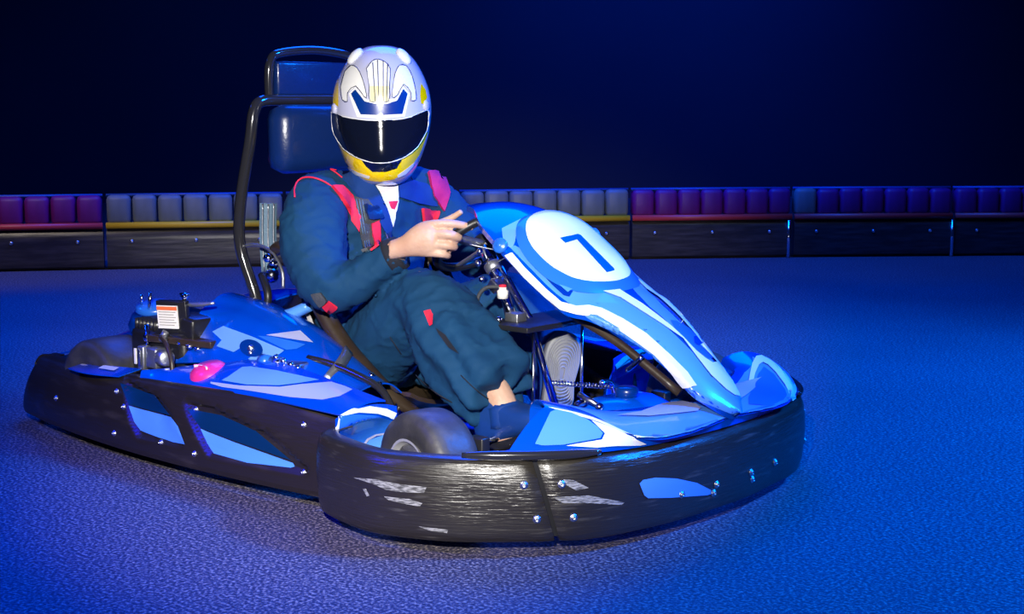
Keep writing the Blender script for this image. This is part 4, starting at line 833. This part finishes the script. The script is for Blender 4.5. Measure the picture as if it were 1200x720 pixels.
 helm_piv=[[0.2582,-0.1219,0.9725,-0.39,-0.92,0.04],[0.453,0.0492,0.9821,0.94,0.34,0.04]],
 shirt=[[0.3582,-0.0672,0.7686],[0.3775,0.0046,0.7662],[0.3807,0.0041,0.7077],[0.3883,-0.0174,0.6653],[0.3888,-0.025,0.6389],[0.3797,-0.0422,0.6955]],
 shirt_red=[[0.3765,-0.0323,0.7095],[0.38,0.0014,0.7103],[0.3842,-0.0165,0.687],[0.3832,-0.0289,0.6901]],
 lapel_r=[[0.3758,0.0095,0.7562],[0.3581,0.0748,0.7649],[0.3426,0.1603,0.7506],[0.3572,0.1847,0.7146],[0.3582,0.1869,0.6841],[0.3691,0.0979,0.6971],[0.3773,0.011,0.7219]],
 lapel_l=[[0.2793,-0.1315,0.7974],[0.2906,-0.0801,0.7982],[0.3558,-0.0716,0.7663],[0.38,-0.0426,0.6932],[0.3877,-0.0273,0.639],[0.3839,-0.0343,0.605],[0.3805,-0.0832,0.6689],[0.3521,-0.1212,0.7251],[0.3184,-0.1477,0.7778]],
 piping_collar=[[0.2766,-0.1358,0.7983],[0.277,-0.1571,0.8022],[0.2957,-0.1559,0.7941],[0.3151,-0.1479,0.78]],
 piping_sh=[[0.2886,-0.2978,0.7313],[0.265,-0.2774,0.7528],[0.252,-0.2536,0.7726],[0.269,-0.2431,0.7823],[0.2993,-0.2318,0.7806],[0.3188,-0.2116,0.7686],[0.3442,-0.1967,0.75]],
 piping_zip=[[0.3771,-0.0798,0.6806],[0.3833,-0.0663,0.651],[0.3845,-0.0513,0.6233],[0.5932,-0.2361,0.6285]],
 piping_r=[[0.3126,0.1195,0.7789],[0.3487,0.0979,0.7586],[0.3483,0.1155,0.7378]],
 pad_red=[[0.3356,-0.2078,0.7596],[0.3377,-0.1717,0.758],[0.3415,-0.1438,0.733],[0.3559,-0.1349,0.6996],[0.364,-0.13,0.6709],[0.365,-0.1349,0.6327],[0.3545,-0.1473,0.6642],[0.3575,-0.1716,0.6993],[0.3559,-0.1949,0.7314]],
 web_near=[[0.3434,-0.1392,0.7256],[0.363,-0.0989,0.7172],[0.3793,-0.072,0.6803],[0.3812,-0.0709,0.6585],[0.3745,-0.0977,0.6525],[0.5636,-0.2647,0.6035],[0.3626,-0.1143,0.5754],[0.3651,-0.1318,0.6301],[0.3625,-0.1284,0.6779]],
 buckle_near=[[0.3641,-0.1197,0.7039],[0.3739,-0.0765,0.702],[0.383,-0.0658,0.668],[0.3735,-0.1096,0.6653]],
 web_tail=[[0.3743,-0.1007,0.6551],[0.3794,-0.0791,0.6589],[0.5867,-0.2583,0.6115],[0.5673,-0.2682,0.5995]],
 pad_far=[[0.3305,0.1764,0.7823],[0.3035,0.2389,0.78],[0.2991,0.2771,0.7566],[0.3564,0.2364,0.7197],[0.3662,0.2076,0.6681],[0.3592,0.1932,0.6889],[0.3563,0.1712,0.7153]],
 web_far=[[0.3703,0.1106,0.6815],[0.3595,0.1963,0.6709],[0.3506,0.1941,0.6323],[0.3684,0.119,0.6332]],
 leg_emblem=[[0.7676,-0.2774,0.4605],[0.7855,-0.2705,0.4648],[0.7955,-0.2714,0.4526],[0.8065,-0.2827,0.4306],[0.7965,-0.2851,0.4232],[0.7801,-0.2793,0.4386]],
 leg_slit=[[0.8192,-0.2863,0.4235],[0.8594,-0.2917,0.4097],[0.9127,-0.2961,0.3671],[0.8686,-0.2906,0.3788],[0.8361,-0.2912,0.4082]],
 seam1=[[0.5972,-0.2379,0.3689],[0.5892,-0.1897,0.3151],[0.4369,0.0075,0.2161],[0.8053,-0.2904,0.2613],[0.8778,-0.2889,0.2363]],
 seam2=[[0.9193,-0.3003,0.314],[0.9639,-0.2978,0.2868],[0.9623,-0.2458,0.2502]],
 hip_red=[[0.4488,-0.3464,0.4497],[0.4735,-0.342,0.4666],[0.4789,-0.3184,0.4473],[0.3825,-0.2633,0.4131]],
 hip_buckle=[[0.4318,-0.3625,0.4822],[0.4559,-0.3531,0.4904],[0.4689,-0.3439,0.4675],[0.4449,-0.3476,0.4495]],
 fair_rear=[[0.9206,-0.1082,0.6846],[0.9195,-0.067,0.6952],[0.949,-0.1204,0.6695],[0.9736,-0.1579,0.6411],[0.9802,-0.175,0.6277],[0.9553,-0.1795,0.6393],[0.9159,-0.1423,0.6734]])
def D(name): return [V(q[:3]) for q in G[name]]
def MIR(pts): return [V((q.x, -q.y, q.z)) for q in pts]
BV = {}
def tgt(*o):
    k = tuple(x.name for x in o)
    if k not in BV: BV[k] = bvh(list(o))
    return BV[k]
def sd_of(p): return (V((3.44, -2.94, 1.01))-sum(p, V())/len(p)).normalized()   # side of the surface the outline was measured from
def vinyl(key, objs, m, par, name='vinyl_graphic', mirror_to=None, mpar=None, off=.0012, step=.012, label=None, th=0):
    sd = sd_of(D(key)); o = decal(name, D(key), tgt(*objs), M[m], par, off, step, label, th, sd)
    if mirror_to: decal(name, MIR(D(key)), tgt(*mirror_to), M[m], mpar or mirror_to[0], off, step, label, th, (sd.x, -sd.y, sd.z))
    return o
vinyl('plate_seven', [pw], 'fuel', npd, 'number_seven', off=.0012, label='blue number 7 on the white plate')
for k, m, of in (('arm_sky', 'sky', .0014), ('arm_white', 'white', .0048), ('slot_navy', 'navyv', .0042), ('slot_sky', 'sky', .0054), ('fair_white', 'white', .0044), ('fair_rear', 'sky2', .0014)):  # slot_navy paints in the dark of the open slot beside the plate
    vinyl(k, [fair], m, fair, 'vinyl_graphic', [fair] if k.startswith(('arm', 'slot')) else None, off=of, step=.008)
for k, m, of in (('fair_edge', 'white', .0030), ('fair_mid', 'midblue', .0030)): vinyl(k, [fair], m, fair, off=of)
vinyl('fair_dot', [fair], 'paint', fair, 'fairing_hole', off=.0050)
N2 = [nosN, nosF]
for k, m, of in (('nose_sky', 'sky', .0035), ('nose_white', 'white', .0028), ('nose_lilac', 'lilac', .0062)):
    vinyl(k, N2, m, nosN, off=of, step=.008, mirror_to=N2 if k != 'nose_mid' else None, mpar=nosF)
def nose_pt(f, a):
    s0 = AL[near_s(1.335, -.59)]; q, nn = bp(s0+(LT/2-s0)*f); o = q-nn*.016; o.z = .224; rp, ip = NR(f), NI(f)
    if a < 0: t = 1+a; p = o.lerp(rp, t); p.z += .010*math.sin(t*PI)
    else: t = a; p = rp.lerp(ip, t); p.z += .012*math.sin(t*PI)
    return p
def nose_strip(f0, f1, a0, a1, m, off, n=40, k=8):
    for sg, par in ((1, nosN), (-1, nosF)):
        R = []
        for i in range(n+1):
            f = f0+(f1-f0)*i/n; e = min(1, 4*i/n, 4*(n-i)/n) if f1 < 1 else min(1, 4*i/n); row = []
            for j in range(k+1):
                a = a0(f)+(a1(f)-a0(f))*(.5+(j/k-.5)*e); p = nose_pt(f, a); u = nose_pt(f, min(a+.05, 1))-nose_pt(f, a-.05); v = nose_pt(min(f+.02, 1), a)-nose_pt(f-.02, a)
                nn = u.cross(v).normalized(); nn = nn if nn.z > 0 else -nn; p = p+nn*off; row.append(V((p.x, p.y*sg, p.z)))
            R.append(row)
        link('vinyl_graphic', rings(R, closed=False), M[m], par)
nose_strip(.12, 1.0, lambda f: .06-.75*max(0, f-.35), lambda f: .78, 'sky', .0056)
nose_strip(.03, .62, lambda f: -.06-.40*max(0, f-.35), lambda f: .035-.40*max(0, f-.35), 'white', .0068)
for k, m, of in (('far_white', 'white', .0050), ('far_mid', 'midblue', .0036)): vinyl(k, N2, m, nosF, off=of)
vinyl('bump_eye', [bumC], 'sky', bumC, off=.002)
for k in ('scuff1', 'scuff2', 'scuff3', 'scuff4'): vinyl(k, [bumL], 'scuff', bumL, 'scuff_mark', off=.0006)
for k in ('scuff5', 'scuff6'): vinyl(k, [bumC], 'scuff', bumC, 'scuff_mark', off=.0006)
for k, m in (('pod_sky1', 'sky'), ('pod_dark1', 'deepteal'), ('pod_sky2', 'sky'), ('pod_dark2', 'deepteal')):  # dark pieces: shade of the upper recess slope, put into the colour
    vinyl(k, [podN], m, podN, off=.002, mirror_to=[podF], step=.03)
vinyl('cov_lilac', [covN], 'lilac', covN, off=.0015, mirror_to=[covF]); vinyl('cov_sky', [covN], 'sky2', covN, off=.0024, mirror_to=[covF])
for k, m, of in (('cowl_sky1', 'sky2', .0012), ('cowl_sky2', 'midblue', .0012), ('cowl_lilac', 'lilac', .002)): vinyl(k, [cowN], m, cowN, off=of, mirror_to=[cowF])
for sg, ob in ((1, cowN), (-1, cowF)):
    q = G['cowl_oval'][0]; c = V((q[0], q[1]*sg, q[2])); n = V((q[3], q[4]*sg, q[5])).normalized(); u = V((.95, .0, -.25)); u = (u-n*u.dot(n)).normalized(); v = n.cross(u)
    link('oval_recess', mesh('oval_recess', *rings([[c+n*(.004)+u*(math.cos(2*PI*k/24)*.046)+v*(math.sin(2*PI*k/24)*.024) for k in range(24)], [c-n*.004+u*(math.cos(2*PI*k/24)*.044)+v*(math.sin(2*PI*k/24)*.022) for k in range(24)]]), False), M['navyv'], ob)
    bolt(c+n*.005, n, ob, .010); bolt(c+n*.004+u*.01-v*.012, n, ob, .006)
for k, m, of in (('arch_teal', 'midblue', .0015), ('arch_sky', 'sky', .0022), ('arch_white', 'white', .003), ('arch_line', 'white', .0022), ('arch_rim', 'lilac', .003)):
    vinyl(k, [archN], m, archN, off=of, step=.006, mirror_to=[archF])
for q in G['bolts_bump']:
    par = bumL if q[1] < -.52 and q[0] < 1.40 else bumC
    bolt(q[:3], q[3:], par, .0095); bolt((q[0], -q[1], q[2]), (q[3], -q[4], q[5]), bumR if par == bumL else bumC, .0095)
for q in G['bolts_pod']:
    n = V((q[3]*.3, -1, .15)); bolt(q[:3], n, podN, .009); bolt((q[0], -q[1], q[2]), (n.x, -n.y, n.z), podF, .009)
# helmet graphics
for k, m, of in (('helm_yellow', 'yellow', .0015), ('helm_chin', 'visor', .004), ('helm_sil1', 'hwhite', .0030), ('helm_sil2', 'hwhite', .0030), ('helm_vwhite', 'hwhite', .0022),
                 ('helm_fan', 'hwhite', .0020), ('helm_cream', 'cream', .0028), ('helm_l1', 'trimdark', .0036), ('helm_l2', 'trimdark', .0036), ('helm_l3', 'trimdark', .0036), ('helm_l4', 'trimdark', .0036),
                 ('helm_wl', 'hwhite', .0018), ('helm_wr', 'hwhite', .0018), ('helm_gl', 'yellow', .0018), ('helm_gr', 'yellow', .0018), ('helm_vdark', 'navyv', .0034)):
    nm = {'helm_chin': 'chin_vent', 'helm_vdark': 'brow_vent'}.get(k, 'shell_graphic')
    decal(nm, D(k), HELT, M[m], hel, of, .010, None, 0, sd_of(D(k)))
decal('visor', D('helm_visor'), HELT, M['visor'], hel, .0050, .010, 'dark tinted visor', .002, sd_of(D('helm_visor')))
P = D('helm_visor'); P = [HELT.find_nearest(q) for q in P]; P = [a+b*.0062 for a, b, _, _ in P]
link('visor_seal', tube(P, .0018, 6, 2, loop=True), M['hwhite'], hel)
for key in ('helm_fan', 'helm_wl', 'helm_wr'):
    P = [HELT.find_nearest(q) for q in D(key)]; P = [a+b*.003 for a, b, _, _ in P]
    link('graphic_outline', tube(P, .0011, 5, 2, loop=True), M['trimdark'], hel)
for i, q in enumerate(G['helm_vents'][:2]):
    c, n = V(q[:3]), V(q[3:]); rot = n.to_track_quat('Z', 'X').to_matrix()
    link('top_vent', ell(c, (.030, .020, .013), 18, 10, rot), M['hwhite'], hel)
for q in G['helm_piv']:
    c, n = V(q[:3]), V(q[3:]); link('visor_pivot', lathe([(.016, -.004), (.016, .004), (.010, .007), (0, .007)], c, n, 20), M['silver'], hel)
link('spoiler', ell(HC-HF*.150+V((0, 0, .09)), (.05, .09, .022), 20, 8, rz(ha)), M['silver'], hel)
# clothing details
def cloth(key, m, name, off=.002, th=0, label=None, step=.015, par=None, t=None): return decal(name, D(key), t or tgt(overalls), M[m], par or overalls, off, step, label, th, sd_of(D(key)))
cloth('lapel_l', 'fabric2', 'lapel', .004, .003); cloth('lapel_r', 'fabric2', 'lapel', .004, .003)
cloth('shirt', 'shirt', 'tshirt_front', .006, 0, 'white T-shirt at the open collar'); cloth('shirt_red', 'red', 'tshirt_print', .0072)
cloth('leg_emblem', 'red', 'red_emblem', .003); cloth('leg_slit', 'darkfab', 'knee_slit', .003)
def pipe(key, m, r, name, off=.003, par=None):
    T = tgt(overalls); P = []
    for q in D(key): h, n, _, _ = T.find_nearest(q); P.append(h+n*off)
    return link(name, tube(P, r, 6, 4), M[m], par or overalls)
pipe('piping_sh', 'red', .0026, 'piping'); pipe('piping_collar', 'red', .0022, 'piping'); pipe('piping_r', 'red', .0018, 'piping')
pipe('piping_zip', 'alloy', .0018, 'zip'); pipe('seam1', 'darkfab', .0015, 'seam', .001); pipe('seam2', 'darkfab', .0015, 'seam', .001)
tk = tgt(overalls)
def har(key, m, name, off, th, label=None): return decal(name, D(key), tk, M[m], kart, off, .014, label, th, sd_of(D(key)))
har('pad_red', 'red', 'shoulder_pad', .004, .008, 'red shoulder pad over the near shoulder'); har('pad_far', 'magenta', 'shoulder_pad', .004, .008, 'magenta shoulder pad over the far shoulder')
har('web_near', 'belt', 'harness_strap', .006, .005); har('web_far', 'red', 'harness_strap', .004, .006)
har('buckle_near', 'leather', 'harness_buckle', .013, .009); har('web_tail', 'red', 'strap_tail', .013, .003, 'red loose end of the near strap')
tk = tgt(overalls, bpy.data.objects['seat_rim'])
har('hip_red', 'red', 'lap_belt_tab', .004, .004, 'red tab on the lap belt'); har('hip_buckle', 'belt', 'lap_belt_buckle', .006, .006)
# webbing lines on the near strap
q = D('web_near'); a0, a1, b1, b0 = q[1], q[5], q[6], q[0]
T = tgt(overalls)
sdw = sd_of(q)
for f in (.3, .5, .7):
    P = []
    for k in range(7):
        t = k/6; c = (q[0].lerp(q[1], f)).lerp(q[6].lerp(q[5], f), t); h, n, _, _ = T.ray_cast(c+sdw*.2, -sdw, .5)
        if h is not None: P.append(h+sdw*.0125)
    link('webbing_rib', tube(P, .0016, 5, 2), M['greyweb'], kart)
